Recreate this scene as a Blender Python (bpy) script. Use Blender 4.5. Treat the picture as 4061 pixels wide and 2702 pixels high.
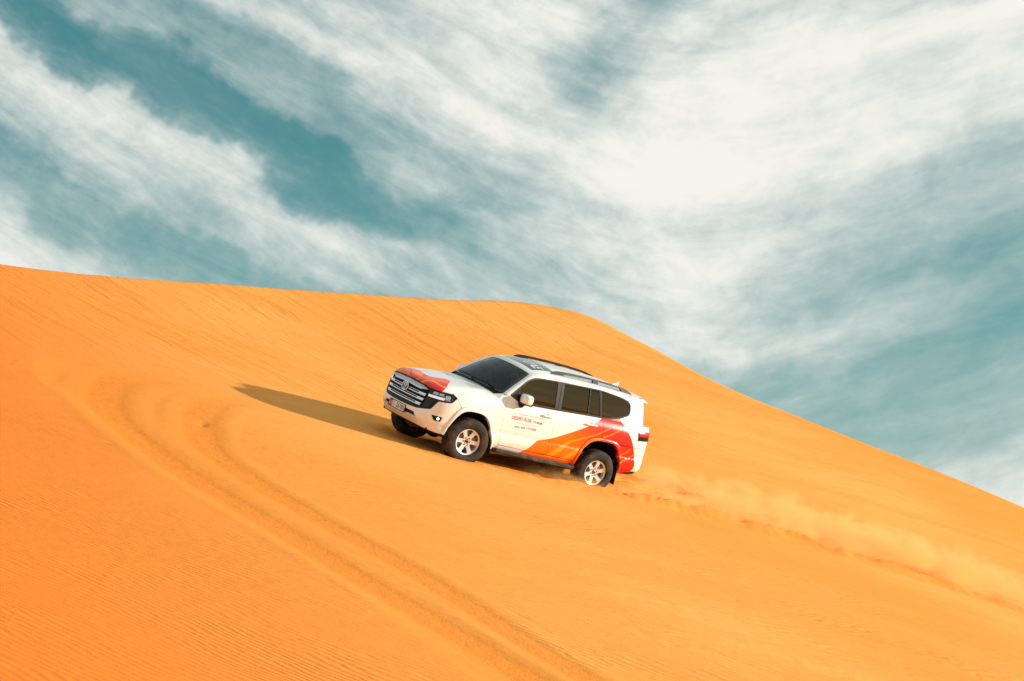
import bpy, math, random
import numpy as np
from mathutils import Vector, Matrix
from mathutils.geometry import delaunay_2d_cdt

# ------------------------------------------------------------------ scene, camera, light
for o in list(bpy.data.objects): bpy.data.objects.remove(o)
scene = bpy.context.scene
COL = scene.collection
PITCH = math.atan((2150 - 1351) / 9000.0)            # camera looks up the slope
CAM_M = np.array([[1, 0, 0], [0, math.sin(PITCH), math.cos(PITCH)], [0, -math.cos(PITCH), math.sin(PITCH)]])
# car frame (x rearwards, y to its right, z up) -> camera frame
CAR_R = np.array([[0.77596994, -0.55162806, 0.30590381], [0.20272328, -0.24114117, -0.94908072], [0.59730556, 0.79847193, -0.07529045]])
CAR_C = np.array([-22.63383932, -31.48607353, 5.1415977])
CAR_ROT = CAM_M @ CAR_R
CAR_LOC = -CAR_ROT @ CAR_C
def car2w(P): return np.atleast_2d(P) @ CAR_ROT.T + CAR_LOC

cam_d = bpy.data.cameras.new('camera'); cam = bpy.data.objects.new('camera', cam_d); COL.objects.link(cam)
cam.rotation_euler = (math.pi / 2 + PITCH, 0, 0); cam.location = (0, 0, 0)
cam_d.sensor_width = 36; cam_d.lens = 36 * 9000 / 4061; cam_d.clip_start = 0.5; cam_d.clip_end = 20000
scene.camera = cam

SUN_CAR = np.array([1.0, -0.62, 0.52])               # towards the sun, car frame
sv = CAR_ROT @ SUN_CAR; sv /= np.linalg.norm(sv)
SUN_EL = math.asin(sv[2]); SUN_AZ = math.atan2(sv[0], sv[1])      # azimuth from +Y towards +X
sun_d = bpy.data.lights.new('sun', 'SUN'); sun = bpy.data.objects.new('sun', sun_d); COL.objects.link(sun)
sun_d.energy = 4.2; sun_d.angle = math.radians(1.2); sun_d.color = (1.0, 0.89, 0.73)
sun.rotation_euler = Vector(sv).to_track_quat('Z', 'Y').to_euler(); sun.location = (20, 10, 30)

scene.view_settings.view_transform = 'Standard'; scene.view_settings.look = 'None'
scene.view_settings.gamma = 1; scene.view_settings.exposure = 0.45
scene.cycles.use_denoising = True
scene.cycles.max_bounces = 8; scene.cycles.diffuse_bounces = 3; scene.cycles.glossy_bounces = 4; scene.cycles.transparent_max_bounces = 12; scene.cycles.volume_bounces = 4
scene.cycles.volume_step_rate = 1.0; scene.cycles.volume_max_steps = 256
scene.cycles.sample_clamp_indirect = 6

def srgb(r, g, b):
    f = lambda c: (c / 255 / 12.92) if c / 255 <= .04045 else ((c / 255 + .055) / 1.055) ** 2.4
    return (f(r), f(g), f(b), 1)

# ------------------------------------------------------------------ node helpers
class NT:
    def __init__(s, tree): s.t = tree; s.n = tree.nodes; s.l = tree.links
    def new(s, typ, **kw):
        n = s.n.new(typ)
        for k, v in kw.items(): setattr(n, k, v)
        return n
    def put(s, sock, v):
        if isinstance(v, bpy.types.NodeSocket): s.l.new(v, sock)
        elif v is not None: sock.default_value = v
    def math(s, op, a, b=None, c=None, clamp=False):
        n = s.new('ShaderNodeMath', operation=op, use_clamp=clamp); s.put(n.inputs[0], a)
        if b is not None: s.put(n.inputs[1], b)
        if c is not None: s.put(n.inputs[2], c)
        return n.outputs[0]
    def vmath(s, op, a, b=None, scale=None):
        n = s.new('ShaderNodeVectorMath', operation=op); s.put(n.inputs[0], a)
        if b is not None: s.put(n.inputs[1], b)
        if scale is not None: s.put(n.inputs['Scale'], scale)
        return n.outputs[1] if op in ('DOT_PRODUCT', 'LENGTH', 'DISTANCE') else n.outputs[0]
    def noise(s, vec, scale=1, detail=4, rough=.5, dist=0, lac=2.0):
        n = s.new('ShaderNodeTexNoise'); s.put(n.inputs['Vector'], vec)
        for k, v in (('Scale', scale), ('Detail', detail), ('Roughness', rough), ('Distortion', dist), ('Lacunarity', lac)): s.put(n.inputs[k], v)
        return n.outputs[0]
    def comb(s, x, y, z):
        n = s.new('ShaderNodeCombineXYZ'); s.put(n.inputs[0], x); s.put(n.inputs[1], y); s.put(n.inputs[2], z); return n.outputs[0]
    def sep(s, v):
        n = s.new('ShaderNodeSeparateXYZ'); s.put(n.inputs[0], v); return n.outputs
    def rng(s, v, a, b, c=0., d=1., smooth=True):
        n = s.new('ShaderNodeMapRange'); n.interpolation_type = 'SMOOTHSTEP' if smooth else 'LINEAR'
        for i, q in enumerate((v, a, b, c, d)): s.put(n.inputs[i], q)
        return n.outputs[0]
    def mix(s, f, a, b, blend='MIX'):
        n = s.new('ShaderNodeMix', data_type='RGBA', blend_type=blend); s.put(n.inputs[0], f); s.put(n.inputs[6], a); s.put(n.inputs[7], b); return n.outputs[2]
    def bump(s, h, strength=1, dist=.01, normal=None):
        n = s.new('ShaderNodeBump'); s.put(n.inputs['Strength'], strength); s.put(n.inputs['Distance'], dist); s.put(n.inputs['Height'], h)
        if normal is not None: s.put(n.inputs['Normal'], normal)
        return n.outputs[0]

# ------------------------------------------------------------------ world: sky with cirrus bands that run to one vanishing point
def make_world():
    w = bpy.data.worlds.new('World'); scene.world = w; w.use_nodes = True
    w.cycles.sampling_method = 'MANUAL'; w.cycles.sample_map_resolution = 256
    T = NT(w.node_tree); T.n.clear()
    out = T.new('ShaderNodeOutputWorld'); bg = T.new('ShaderNodeBackground'); T.l.new(bg.outputs[0], out.inputs[0])
    sky = T.new('ShaderNodeTexSky', sky_type='NISHITA', sun_disc=False)
    sky.sun_elevation = SUN_EL; sky.sun_rotation = SUN_AZ; sky.air_density = 1.0; sky.dust_density = 0.4; sky.ozone_density = 2.0
    tc = T.new('ShaderNodeTexCoord'); d = T.vmath('NORMALIZE', tc.outputs['Generated'])
    x, y, z = T.sep(d)
    az = math.atan(.0633); ca, sa = math.cos(az), math.sin(az)
    xr = T.math('SUBTRACT', T.math('MULTIPLY', x, ca), T.math('MULTIPLY', y, sa)); yr = T.math('ADD', T.math('MULTIPLY', x, sa), T.math('MULTIPLY', y, ca))
    hyp = T.math('MAXIMUM', T.math('SQRT', T.math('ADD', T.math('MULTIPLY', xr, xr), T.math('MULTIPLY', yr, yr))), .001)
    a = T.math('DIVIDE', xr, hyp); b = T.math('SUBTRACT', T.math('ARCSINE', z), .0892)
    w1 = T.noise(T.vmath('SCALE', d, scale=11.0), 1.0, 2, .5); w2 = T.noise(T.vmath('ADD', T.vmath('SCALE', d, scale=42.0), (3.1, 7.7, 1.3)), 1.0, 3, .6)
    # bands of cirrus: they fall to the right on one side of the sky and rise on the other
    rt = T.math('SQRT', T.math('ADD', T.math('MULTIPLY', a, a), .0016))
    psi = T.math('SUBTRACT', T.math('ADD', b, T.math('MULTIPLY', a, .12)), T.math('MULTIPLY', rt, .40))
    pj = T.math('ADD', psi, T.math('ADD', T.math('MULTIPLY', T.math('SUBTRACT', w1, .5), .055), T.math('MULTIPLY', T.math('SUBTRACT', w2, .5), .030)))
    def curve(pts):
        f = T.rng(pj, -.15, .15, 0., 1., False); fc = T.new('ShaderNodeFloatCurve'); T.put(fc.inputs['Value'], f); cv = fc.mapping.curves[0]
        P = [((g + .15)/.30, v) for g, v in pts]; cv.points[0].location = P[0]; cv.points[1].location = P[-1]
        for q in P[1:-1]: cv.points.new(*q)
        for q in cv.points: q.handle_type = 'AUTO_CLAMPED'
        fc.mapping.update(); return fc.outputs[0]
    DL = curve([(-.15, .95), (-.12, .92), (-.095, .74), (-.079, .42), (-.066, .34), (-.054, .58), (-.04, .74), (-.026, .80), (-.018, .52), (-.010, .20), (0, .13), (.010, .22), (.018, .46), (.026, .46), (.036, .56), (.05, .80), (.065, .74), (.08, .60), (.10, .68), (.15, .6)])
    DR = curve([(-.15, .85), (-.12, .74), (-.095, .60), (-.06, .42), (-.045, .34), (-.03, .46), (-.015, .54), (-.005, .44), (.01, .56), (.025, .64), (.04, .72), (.055, .88), (.08, .98), (.10, .98), (.12, .80), (.15, .7)])
    D = T.mix(T.rng(a, -.16, -.045), T.comb(DL, DL, DL), T.comb(DR, DR, DR)); D = T.sep(D)[0]
    def spot(a0, b0, r0, amp):
        q = T.math('ADD', T.math('POWER', T.math('SUBTRACT', a, a0), 2.0), T.math('POWER', T.math('SUBTRACT', b, b0), 2.0))
        return T.math('MULTIPLY', T.math('EXPONENT', T.math('DIVIDE', q, -r0*r0)), amp)
    front = T.rng(yr, .2, .6)
    for sp in ((.005, .015, .065, .40), (-.030, .112, .022, -.50), (.0, .150, .014, -.35), (.155, .032, .03, -.15)):
        D = T.math('ADD', D, T.math('MULTIPLY', spot(*sp), front))
    n1 = T.noise(T.comb(T.math('MULTIPLY', psi, 48.0), T.math('MULTIPLY', x, 9.0), T.math('MULTIPLY', y, 9.0)), 1.0, 4, .58, .25)
    n3 = T.noise(T.comb(T.math('MULTIPLY', psi, 60.0), T.math('MULTIPLY', x, 27.0), T.math('MULTIPLY', y, 27.0)), 1.0, 7, .64, .35)
    amp3 = T.rng(a, .0, .12, .74, .50)
    s = T.math('ADD', D, T.math('MULTIPLY', T.math('SUBTRACT', n1, .5), .62))
    s = T.math('ADD', s, T.math('MULTIPLY', T.math('SUBTRACT', n3, .5), amp3))
    n4 = T.noise(T.vmath('MULTIPLY', d, (95, 95, 120)), 1.0, 6, .62, .6); s = T.math('ADD', s, T.math('MULTIPLY', T.math('SUBTRACT', n4, .5), T.rng(a, .0, .12, .28, .15)))
    low = T.rng(z, -.02, .055, .5, 0.); s = T.math('ADD', s, low)
    den = T.rng(s, -.02, 1.12)
    veil = T.math('MULTIPLY', T.rng(T.noise(T.comb(T.math('MULTIPLY', psi, 30.0), T.math('MULTIPLY', x, 16.0), T.math('MULTIPLY', y, 16.0)), 1.0, 6, .66, .25), .42, .78), .16); den = T.math('MAXIMUM', den, veil)
    teal = T.mix(T.rng(z, .02, .26), (.104, .258, .285, 1), (.048, .170, .186, 1))
    nish = T.mix(1.0, sky.outputs[0], (.052, .105, .100, 1), 'MULTIPLY')
    sc = T.mix(.72, nish, teal)
    cl = T.mix(T.rng(s, .45, 1.15), (.46, .51, .49, 1), (.67, .66, .617, 1))
    T.l.new(T.mix(den, sc, cl), bg.inputs[0]); bg.inputs[1].default_value = 1.0
make_world()
# ------------------------------------------------------------------ car surfaces (car frame, near side has y < 0)
#BEGIN SURF
def spl(xs, ys):
    xs = np.array(xs, float); ys = np.array(ys, float); h = np.diff(xs); d = np.diff(ys) / h
    m = np.zeros_like(xs)
    for i in range(1, len(xs) - 1):
        if d[i-1] * d[i] > 0:
            w1 = 2*h[i] + h[i-1]; w2 = h[i] + 2*h[i-1]; m[i] = (w1 + w2) / (w1 / d[i-1] + w2 / d[i])
    m[0] = d[0]; m[-1] = d[-1]
    def f(x):
        x = np.asarray(x, float); xc = np.clip(x, xs[0], xs[-1])
        i = np.clip(np.searchsorted(xs, xc) - 1, 0, len(xs) - 2); t = (xc - xs[i]) / h[i]
        r = (2*t**3 - 3*t**2 + 1)*ys[i] + (t**3 - 2*t**2 + t)*h[i]*m[i] + (-2*t**3 + 3*t**2)*ys[i+1] + (t**3 - t**2)*h[i]*m[i+1]
        return r + np.where(x < xs[0], (x - xs[0])*m[0], 0) + np.where(x > xs[-1], (x - xs[-1])*m[-1], 0)
    return f
def catmull(P, n=24):
    P = np.array(P, float); Q = np.vstack([2*P[0] - P[1], P, 2*P[-1] - P[-2]]); out = []
    t = np.linspace(0, 1, n, endpoint=False)[:, None]
    for i in range(1, len(Q) - 2):
        a, b, c, d = Q[i-1], Q[i], Q[i+1], Q[i+2]
        out.append(.5*((2*b) + (c - a)*t + (2*a - 5*b + 4*c - d)*t**2 + (3*b - a - 3*c + d)*t**3))
    return np.vstack(out + [P[-1:]])
def arclen(P): return np.r_[0, np.cumsum(np.linalg.norm(np.diff(P, axis=0), axis=1))]
def along(P, t):
    P = np.asarray(P, float); s = arclen(P); s = s / s[-1]; t = np.asarray(t, float)
    return np.stack([np.interp(t, s, P[:, k]) for k in range(P.shape[1])], -1)
class Wall:
    def __init__(self, outline, fi, si, ri):
        o = np.array(outline, float)
        full = np.vstack([o[1] * [1, -1], o]) if abs(o[0][1]) < 1e-6 else o
        c = catmull(full, 60)
        if full is not o and len(full) != len(o): c = c[60:]
        s = arclen(c); self.s, self.x, self.w = s, c[:, 0], c[:, 1]
        tx = np.gradient(self.x, s); tw = np.gradient(self.w, s); l = np.hypot(tx, tw)
        self.nx = -tw / l; self.nw = tx / l; self.fi, self.si, self.ri = fi, si, ri
    def __call__(self, s, z):
        s = np.asarray(s, float); z = np.asarray(z, float); g = np.where(s < 0, -1.0, 1.0); s = np.abs(s)
        e = self.s[-1]; g = np.where(s > e, -g, g); s = np.where(s > e, 2*e - s, s)
        x = np.interp(s, self.s, self.x); w = np.interp(s, self.s, self.w)
        nx = np.interp(s, self.s, self.nx); nw = np.interp(s, self.s, self.nw)
        wf = np.where(nx < 0, nx**2, 0); wr = np.where(nx > 0, nx**2, 0); ws = 1 - wf - wr
        k = self.fi(z)*wf + self.si(z, x)*ws + self.ri(z)*wr
        return np.stack([x - nx*k, -(w - nw*k)*g, z + 0*x], -1)
    def sx(self, x): return np.interp(x, self.x, self.s)
ZSH = spl([-1, -.7, -.5, -.2, .1, .4, .6, .8, 1.15, 1.64, 2.1, 2.64, 3.0, 3.6, 4.2], [1.09, 1.115, 1.14, 1.185, 1.215, 1.245, 1.262, 1.266, 1.272, 1.29, 1.312, 1.33, 1.338, 1.345, 1.35])
PROF = spl([-.2, 0, .03, .08, .15, .25, .35, .50, .58, .63, .70, .78, .84, .92], [.30, .098, .070, .043, .019, .006, 0, .004, .017, .005, .007, .026, .056, .11])
LOW = Wall([(-.955, 0), (-.952, .2), (-.935, .4), (-.90, .55), (-.845, .68), (-.75, .79), (-.62, .868), (-.45, .915), (-.2, .945), (.1, .957), (.6, .962), (1.5, .966), (2.5, .966), (3.0, .962), (3.4, .945), (3.7, .91), (3.85, .865), (3.93, .79), (3.975, .65), (3.995, .4), (4.0, 0)],
    spl([.36, .42, .47, .55, .60, .70, .725, .76, .85, 1.0, 1.1, 1.17], [.24, .16, .11, .03, 0, 0, .008, .026, .034, .045, .065, .11]),
    lambda z, x: PROF(ZSH(x) - z),
    spl([.4, .5, .6, .8, .93, 1.0, 1.3, 1.4], [.15, .06, .0, .005, .03, .035, .05, .07]))
_gs = spl([1.2, 1.29, 1.5, 1.75, 1.80, 1.83, 1.85], [-.02, 0, .062, .150, .182, .215, .25])
GH = Wall([(-.3, .83), (.3, .853), (.7, .866), (1.5, .872), (2.5, .868), (3.0, .857), (3.3, .84), (3.55, .805), (3.72, .745), (3.82, .64), (3.87, .45), (3.885, .2), (3.888, 0)],
    lambda z: 0*z, lambda z, x: _gs(z), spl([1.2, 1.3, 1.5, 1.75, 1.84, 1.88], [-.02, 0, .05, .13, .18, .30]))
def coons(front, rear, left, right):
    """boundary curves as arrays; a: front->rear, b: left(0)->right(1)"""
    def f(a, b):
        a = np.asarray(a, float)[..., None]; b = np.asarray(b, float)[..., None]
        F = along(front, b[..., 0]); Rr = along(rear, b[..., 0]); Lf = along(left, a[..., 0]); Rg = along(right, a[..., 0])
        c00, c01, c10, c11 = map(np.asarray, (front[0], front[-1], rear[0], rear[-1]))
        return (1-a)*F + a*Rr + (1-b)*Lf + b*Rg - ((1-a)*(1-b)*c00 + (1-a)*b*c01 + a*(1-b)*c10 + a*b*c11)
    return f
MIR = np.array([1, -1, 1.0])
# hood: b = 0 near side, 1 far side; a = 0 nose, 1 cowl
_hs = np.linspace(1.05, -1.05, 81)
_hf = LOW(_hs, np.interp(np.abs(_hs), [0, .25, .45, .60, .75, .9, 1.05], [1.142, 1.138, 1.126, 1.110, 1.108, 1.113, 1.121]))
_side = np.vstack([_hf[:1], LOW(np.array([1.12, 1.2, 1.32, 1.449, 1.6, 1.783, 1.92, 2.02]), np.array([1.136, 1.152, 1.173, 1.190, 1.205, 1.220, 1.234, 1.246]))])
_side = catmull(_side, 8)
_bb = np.linspace(-1, 1, 61)
_e = _side[-1]
_hr = np.stack([.335 + (_e[0] - .335)*np.abs(_bb)**2.4, _bb*(-_e[1]) , 1.325 + (_e[2] - 1.325)*np.abs(_bb)**2.6], -1)
_hood0 = coons(_hf, _hr, _side, _side*MIR)
def HOOD(a, b):
    P = _hood0(a, b); a = np.asarray(a, float); q = 2*np.asarray(b, float) - 1
    bul = .052*(1 - np.exp(-np.clip(a, 0, 1)/.05))*np.clip(1 - a, 0, 1)**.75*(1 - np.abs(q)**6)
    bul = bul - .012*np.exp(-(q/.42)**4)*np.clip(a*6, 0, 1)*np.clip((1 - a)*6, 0, 1) + .012*np.exp(-((np.abs(q) - .66)/.13)**2)*np.clip(a*4, 0, 1)*np.clip((1-a)*5, 0, 1)
    P[..., 2] += bul; return P
# windscreen: a = 0 base, 1 top
_wb = np.stack([.385 + .121*np.abs(_bb)**2.2, _bb*.768, 1.352 - .022*np.abs(_bb)**2], -1)
_wt = np.stack([.955 + .097*np.abs(_bb)**2.2, _bb*.597, 1.795 - .050*np.abs(_bb)**2.4], -1)
_wl = np.array([_wb[0], .5*(_wb[0] + _wt[0]) + [0, -.006, .012], _wt[0]]); _wl = catmull(_wl, 12)
_ws0 = coons(_wb, _wt, _wl, _wl*MIR)
def WSCR(a, b):
    P = _ws0(a, b); a = np.asarray(a, float); q = 2*np.asarray(b, float) - 1
    k = .03*(4*a*(1-a))*(1 - np.abs(q)**3); P[..., 2] += k*.8; P[..., 0] -= k*.6; return P
# roof: a = 0 windscreen, 1 rear
_rside = catmull(np.array([_wt[0], (1.15, -.624, 1.782), (1.3, -.640, 1.812), (1.5, -.646, 1.829), (2.0, -.646, 1.842), (2.6, -.640, 1.842), (3.1, -.622, 1.828), (3.4, -.598, 1.810), (3.66, -.560, 1.786)]), 16)
_re = _rside[-1]
_rr = np.stack([3.70 + (_re[0] - 3.70)*_bb**2, _bb*(-_re[1]), 1.805 + (_re[2] - 1.805)*np.abs(_bb)**2.4], -1)
_roof0 = coons(_wt, _rr, _rside, _rside*MIR)
def ROOF(a, b):
    P = _roof0(a, b); a = np.asarray(a, float); q = 2*np.asarray(b, float) - 1
    P[..., 2] += .045*(1 - np.abs(q)**2.6)*np.clip(4*a*(1-a), 0, 1)**.6; return P
# wheel arch curves on the flank, (x, z)
R_IN = [(2.35, .42), (2.345, .60), (2.40, .75), (2.46, .84), (2.53, .90), (2.645, .937), (2.78, .947), (2.913, .946), (3.035, .931), (3.126, .884), (3.20, .79), (3.27, .68), (3.32, .58), (3.36, .47)]
R_OUT = [(2.31, .42), (2.303, .60), (2.36, .78), (2.415, .88), (2.48, .945), (2.60, .988), (2.76, 1.003), (2.91, 1.004), (3.05, .992), (3.16, .95), (3.24, .87), (3.31, .75), (3.365, .63), (3.405, .48)]
F_IN = [(-.515, .435), (-.47, .60), (-.41, .74), (-.34, .84), (-.27, .895), (-.185, .922), (-.08, .930), (.03, .928), (.14, .908), (.22, .86), (.29, .78), (.36, .66), (.42, .55), (.47, .45), (.495, .38)]
F_OUT = [(-.555, .435), (-.513, .61), (-.455, .77), (-.395, .885), (-.315, .958), (-.205, .985), (-.08, .993), (.05, .990), (.17, .968), (.25, .918), (.325, .83), (.40, .70), (.465, .57), (.515, .45), (.54, .38)]
#END SURF
# ------------------------------------------------------------------ mesh builders
class MB:
    """collects geometry; per-corner normals where given"""
    def __init__(s): s.v = []; s.f = []; s.m = []; s.n = []
    def add(s, V, Fc, m=0, N=None, flip=False):
        b = len(s.v); V = np.asarray(V, float); s.v += V.tolist()
        for i, f in enumerate(Fc):
            f = list(f)[::-1] if flip else list(f)
            s.f.append([b + q for q in f]); s.m.append(m if np.isscalar(m) else m[i])
            s.n.append(None if N is None else [N[q] for q in f])
    def mirrored(s):
        o = MB(); o.v = [[a, -b, c] for a, b, c in s.v]; o.f = [f[::-1] for f in s.f]; o.m = list(s.m)
        o.n = [None if n is None else [[q[0], -q[1], q[2]] for q in n[::-1]] for n in s.n]; return o
    def build(s, name, mats, parent=None, smooth=False, label=None, matrix=None):
        me = bpy.data.meshes.new(name); me.from_pydata(s.v, [], s.f)
        for m in (mats if isinstance(mats, (list, tuple)) else [mats]): me.materials.append(m)
        me.polygons.foreach_set('material_index', s.m)
        me.update()
        if any(n is not None for n in s.n):
            me.polygons.foreach_set('use_smooth', [True]*len(s.f))
            ln = []
            for p in me.polygons:
                n = s.n[p.index]
                if n is None: ln += [tuple(p.normal)]*p.loop_total
                else: ln += [tuple(q) for q in n]
            me.normals_split_custom_set(ln)
        elif smooth: me.polygons.foreach_set('use_smooth', [True]*len(s.f))
        o = bpy.data.objects.new(name, me); COL.objects.link(o)
        if parent: o.parent = parent
        if label: o['label'] = label
        if matrix is not None: o.matrix_local = matrix
        return o
def pip(poly, P):
    poly = np.asarray(poly, float); P = np.asarray(P, float); x, y = P[:, 0], P[:, 1]; c = np.zeros(len(P), bool)
    a = poly; b = np.roll(poly, -1, 0)
    for (x0, y0), (x1, y1) in zip(a, b):
        if y0 == y1: continue
        k = ((y0 > y) != (y1 > y)); c ^= k & (x < (x1 - x0)*(y - y0)/(y1 - y0) + x0)
    return c
def dens(L, d):
    L = np.asarray(L, float); o = []
    for a, b in zip(L, np.roll(L, -1, 0)):
        n = max(1, int(np.ceil(np.linalg.norm(b - a)/d)))
        for k in range(n): o.append(a + (b - a)*k/n)
    return np.array(o)
def area2(L): return .5*np.sum(L[:, 0]*np.roll(L[:, 1], -1) - np.roll(L[:, 0], -1)*L[:, 1])
def offset_loop(L, d):
    L = np.asarray(L, float); g = 1 if area2(L) > 0 else -1
    e = np.roll(L, -1, 0) - L; l = np.linalg.norm(e, axis=1, keepdims=True); e = e/np.maximum(l, 1e-9)
    n = np.stack([-e[:, 1], e[:, 0]], 1)*g; m = n + np.roll(n, 1, 0); q = np.sum(m*m, 1, keepdims=True)
    return L + d*2*m/np.maximum(q, .8)
def fillet(L, r, n=5):
    """round the corners of a polygon; r scalar or per-corner"""
    L = np.asarray(L, float); N = len(L); o = []
    for i in range(N):
        ri = r if np.isscalar(r) else r[i]
        p, a, b = L[i], L[i-1], L[(i+1) % N]
        da = np.linalg.norm(a - p); db = np.linalg.norm(b - p); k = min(ri, .45*da, .45*db)
        if k < 1e-4: o.append(p); continue
        A = p + (a - p)/da*k; B = p + (b - p)/db*k
        for t in np.linspace(0, 1, n): o.append((1-t)**2*A + 2*t*(1-t)*p + t*t*B)
    return np.array(o)
REF = np.array([1.5, 0, .85])
def snormal(surf, U, V, P, ref=REF):
    e = 1e-4
    a = surf(U + e, V) - surf(U - e, V); b = surf(U, V + e) - surf(U, V - e)
    n = np.cross(a, b); n /= np.maximum(np.linalg.norm(n, axis=-1, keepdims=True), 1e-12)
    s = np.sign(np.sum(n*(P - ref), -1, keepdims=True)); s[s == 0] = 1
    return n*s
def panel(mb, surf, outer, holes=(), g=.04, d=.022, off=0., th=.014, prints=(), mat=0, shrink=0., sc=(1., 1.), ref=REF, back=False):
    sc = np.array(sc, float)
    outer = dens(np.asarray(outer, float)*sc, d); holes = [dens(np.asarray(h, float)*sc, d) for h in holes]
    if shrink: outer = offset_loop(outer, shrink); holes = [offset_loop(h, -shrink) for h in holes]
    pr = [(dens(np.asarray(p, float)*sc, d), m) for p, m in prints]
    V = []; E = []
    for L in [outer] + holes + [p for p, _ in pr]:
        b = len(V); V += [Vector((float(x), float(y))) for x, y in L]; E += [(b + i, b + (i+1) % len(L)) for i in range(len(L))]
    lo = outer.min(0); hi = outer.max(0)
    gx, gy = np.meshgrid(np.arange(lo[0] + g*.5, hi[0], g), np.arange(lo[1] + g*.5, hi[1], g)); gy = gy + 0*gx
    G = np.stack([gx.ravel(), gy.ravel()], 1); k = pip(outer, G)
    allb = np.vstack([outer] + holes + [p for p, _ in pr])
    G = G[k]
    if len(G):
        dm = np.min(np.linalg.norm(G[:, None, :] - allb[None], axis=2), axis=1); G = G[dm > g*.35]
    V += [Vector((float(x), float(y))) for x, y in G]
    cv, ce, cf, *_ = delaunay_2d_cdt(V, E, [], 0, 1e-5)
    Q = np.array([tuple(v) for v in cv]); T = np.array([f for f in cf])
    cen = Q[T].mean(1); keep = pip(outer, cen)
    for h in holes: keep &= ~pip(h, cen)
    ar = np.abs((Q[T[:, 1], 0] - Q[T[:, 0], 0])*(Q[T[:, 2], 1] - Q[T[:, 0], 1]) - (Q[T[:, 2], 0] - Q[T[:, 0], 0])*(Q[T[:, 1], 1] - Q[T[:, 0], 1]))
    keep &= ar > 1e-9
    T = T[keep]; cen = cen[keep]
    used = np.unique(T); re = -np.ones(len(Q), int); re[used] = np.arange(len(used)); Q = Q[used]; T = re[T]
    U, W = Q[:, 0]/sc[0], Q[:, 1]/sc[1]
    P = surf(U, W); N = snormal(surf, U, W, P, ref); P = P + N*off
    fn = np.cross(P[T[:, 1]] - P[T[:, 0]], P[T[:, 2]] - P[T[:, 0]]); fl = np.sum(fn*N[T[:, 0]], 1) < 0
    T[fl] = T[fl][:, ::-1]
    ms = np.full(len(T), mat)
    for p, m in pr: ms[pip(p, cen)] = m
    mb.add(P, T.tolist(), ms.tolist(), N)
    if th:
        cnt = {}
        for t, m in zip(T.tolist(), ms.tolist()):
            for a, b in ((t[0], t[1]), (t[1], t[2]), (t[2], t[0])):
                if (b, a) in cnt: del cnt[(b, a)]
                else: cnt[(a, b)] = m
        Vr = []; Fr = []; mr = []
        for (a, b), m in cnt.items():
            i = len(Vr); Vr += [P[a], P[b], P[b] - N[b]*th, P[a] - N[a]*th]; Fr.append([i+1, i, i+3, i+2]); mr.append(m)
        mb.add(Vr, Fr, mr)
        if back: mb.add(P - N*th, [t[::-1] for t in T.tolist()], mat)
    return mb
def loft(mb, rows, mat=0, closed=False, smooth=True, flip=False, m_row=None):
    """rows: list of equally long point lists"""
    Rr = np.array(rows, float); n, m = Rr.shape[:2]
    F_ = []; ms = []
    for i in range(n - 1):
        for j in range(m if closed else m - 1):
            k = (j+1) % m; F_.append([i*m + j, i*m + k, (i+1)*m + k, (i+1)*m + j]); ms.append(mat if m_row is None else m_row[i])
    N = None
    V = Rr.reshape(-1, 3)
    if flip: F_ = [f[::-1] for f in F_]
    if smooth:
        N = np.zeros_like(V)
        for f in F_:
            a, b, c, d = V[f]; nn = np.cross(c - a, d - b); N[f] += nn
        l = np.linalg.norm(N, axis=1, keepdims=True); N = N/np.maximum(l, 1e-12)
    mb.add(V, F_, ms, N); return mb
def box(mb, lo, hi, mat=0, bev=0.0, fn=None):
    lo = np.array(lo, float); hi = np.array(hi, float)
    import bmesh
    bm = bmesh.new(); bmesh.ops.create_cube(bm, size=1)
    for v in bm.verts: v.co = Vector(lo + (np.array(v.co) + .5)*(hi - lo))
    if bev: bmesh.ops.bevel(bm, geom=list(bm.edges), offset=bev, segments=2, profile=.6, affect='EDGES')
    bm.verts.index_update(); V = np.array([v.co[:] for v in bm.verts])
    if fn is not None: V = fn(V)
    mb.add(V, [[q.index for q in f.verts] for f in bm.faces], mat); bm.free(); return mb
def tube(mb, path, r, seg=8, mat=0, flat=1.0, caps=True):
    path = np.array(path, float); rows = []; r = np.broadcast_to(r, len(path))
    for i, p in enumerate(path):
        t = path[min(i+1, len(path)-1)] - path[max(i-1, 0)]; t /= np.linalg.norm(t)
        u = np.cross(t, [0, 0, 1.]);
        if np.linalg.norm(u) < 1e-3: u = np.cross(t, [0, 1., 0])
        u /= np.linalg.norm(u); w = np.cross(u, t)
        a = np.linspace(0, 2*np.pi, seg, endpoint=False)
        rows.append(p + r[i]*(np.cos(a)[:, None]*u + flat*np.sin(a)[:, None]*w))
    loft(mb, rows, mat, closed=True, flip=True)
    if caps: mb.add(rows[0], [list(range(seg))], mat); mb.add(rows[-1], [list(range(seg))[::-1]], mat)
    return mb
def lathe_y(mb, prof, seg=48, mat=0, rmod=None, m_row=None):
    """profile of (radius, y) turned about the y axis"""
    rows = []
    a = np.linspace(0, 2*np.pi, seg, endpoint=False)
    for i, (r, y) in enumerate(prof):
        rr = r*np.ones(seg) if rmod is None else r + rmod(i, np.arange(seg))
        rows.append(np.stack([rr*np.cos(a), y + 0*a, rr*np.sin(a)], 1))
    return loft(mb, rows, mat, closed=True, m_row=m_row)
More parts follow.
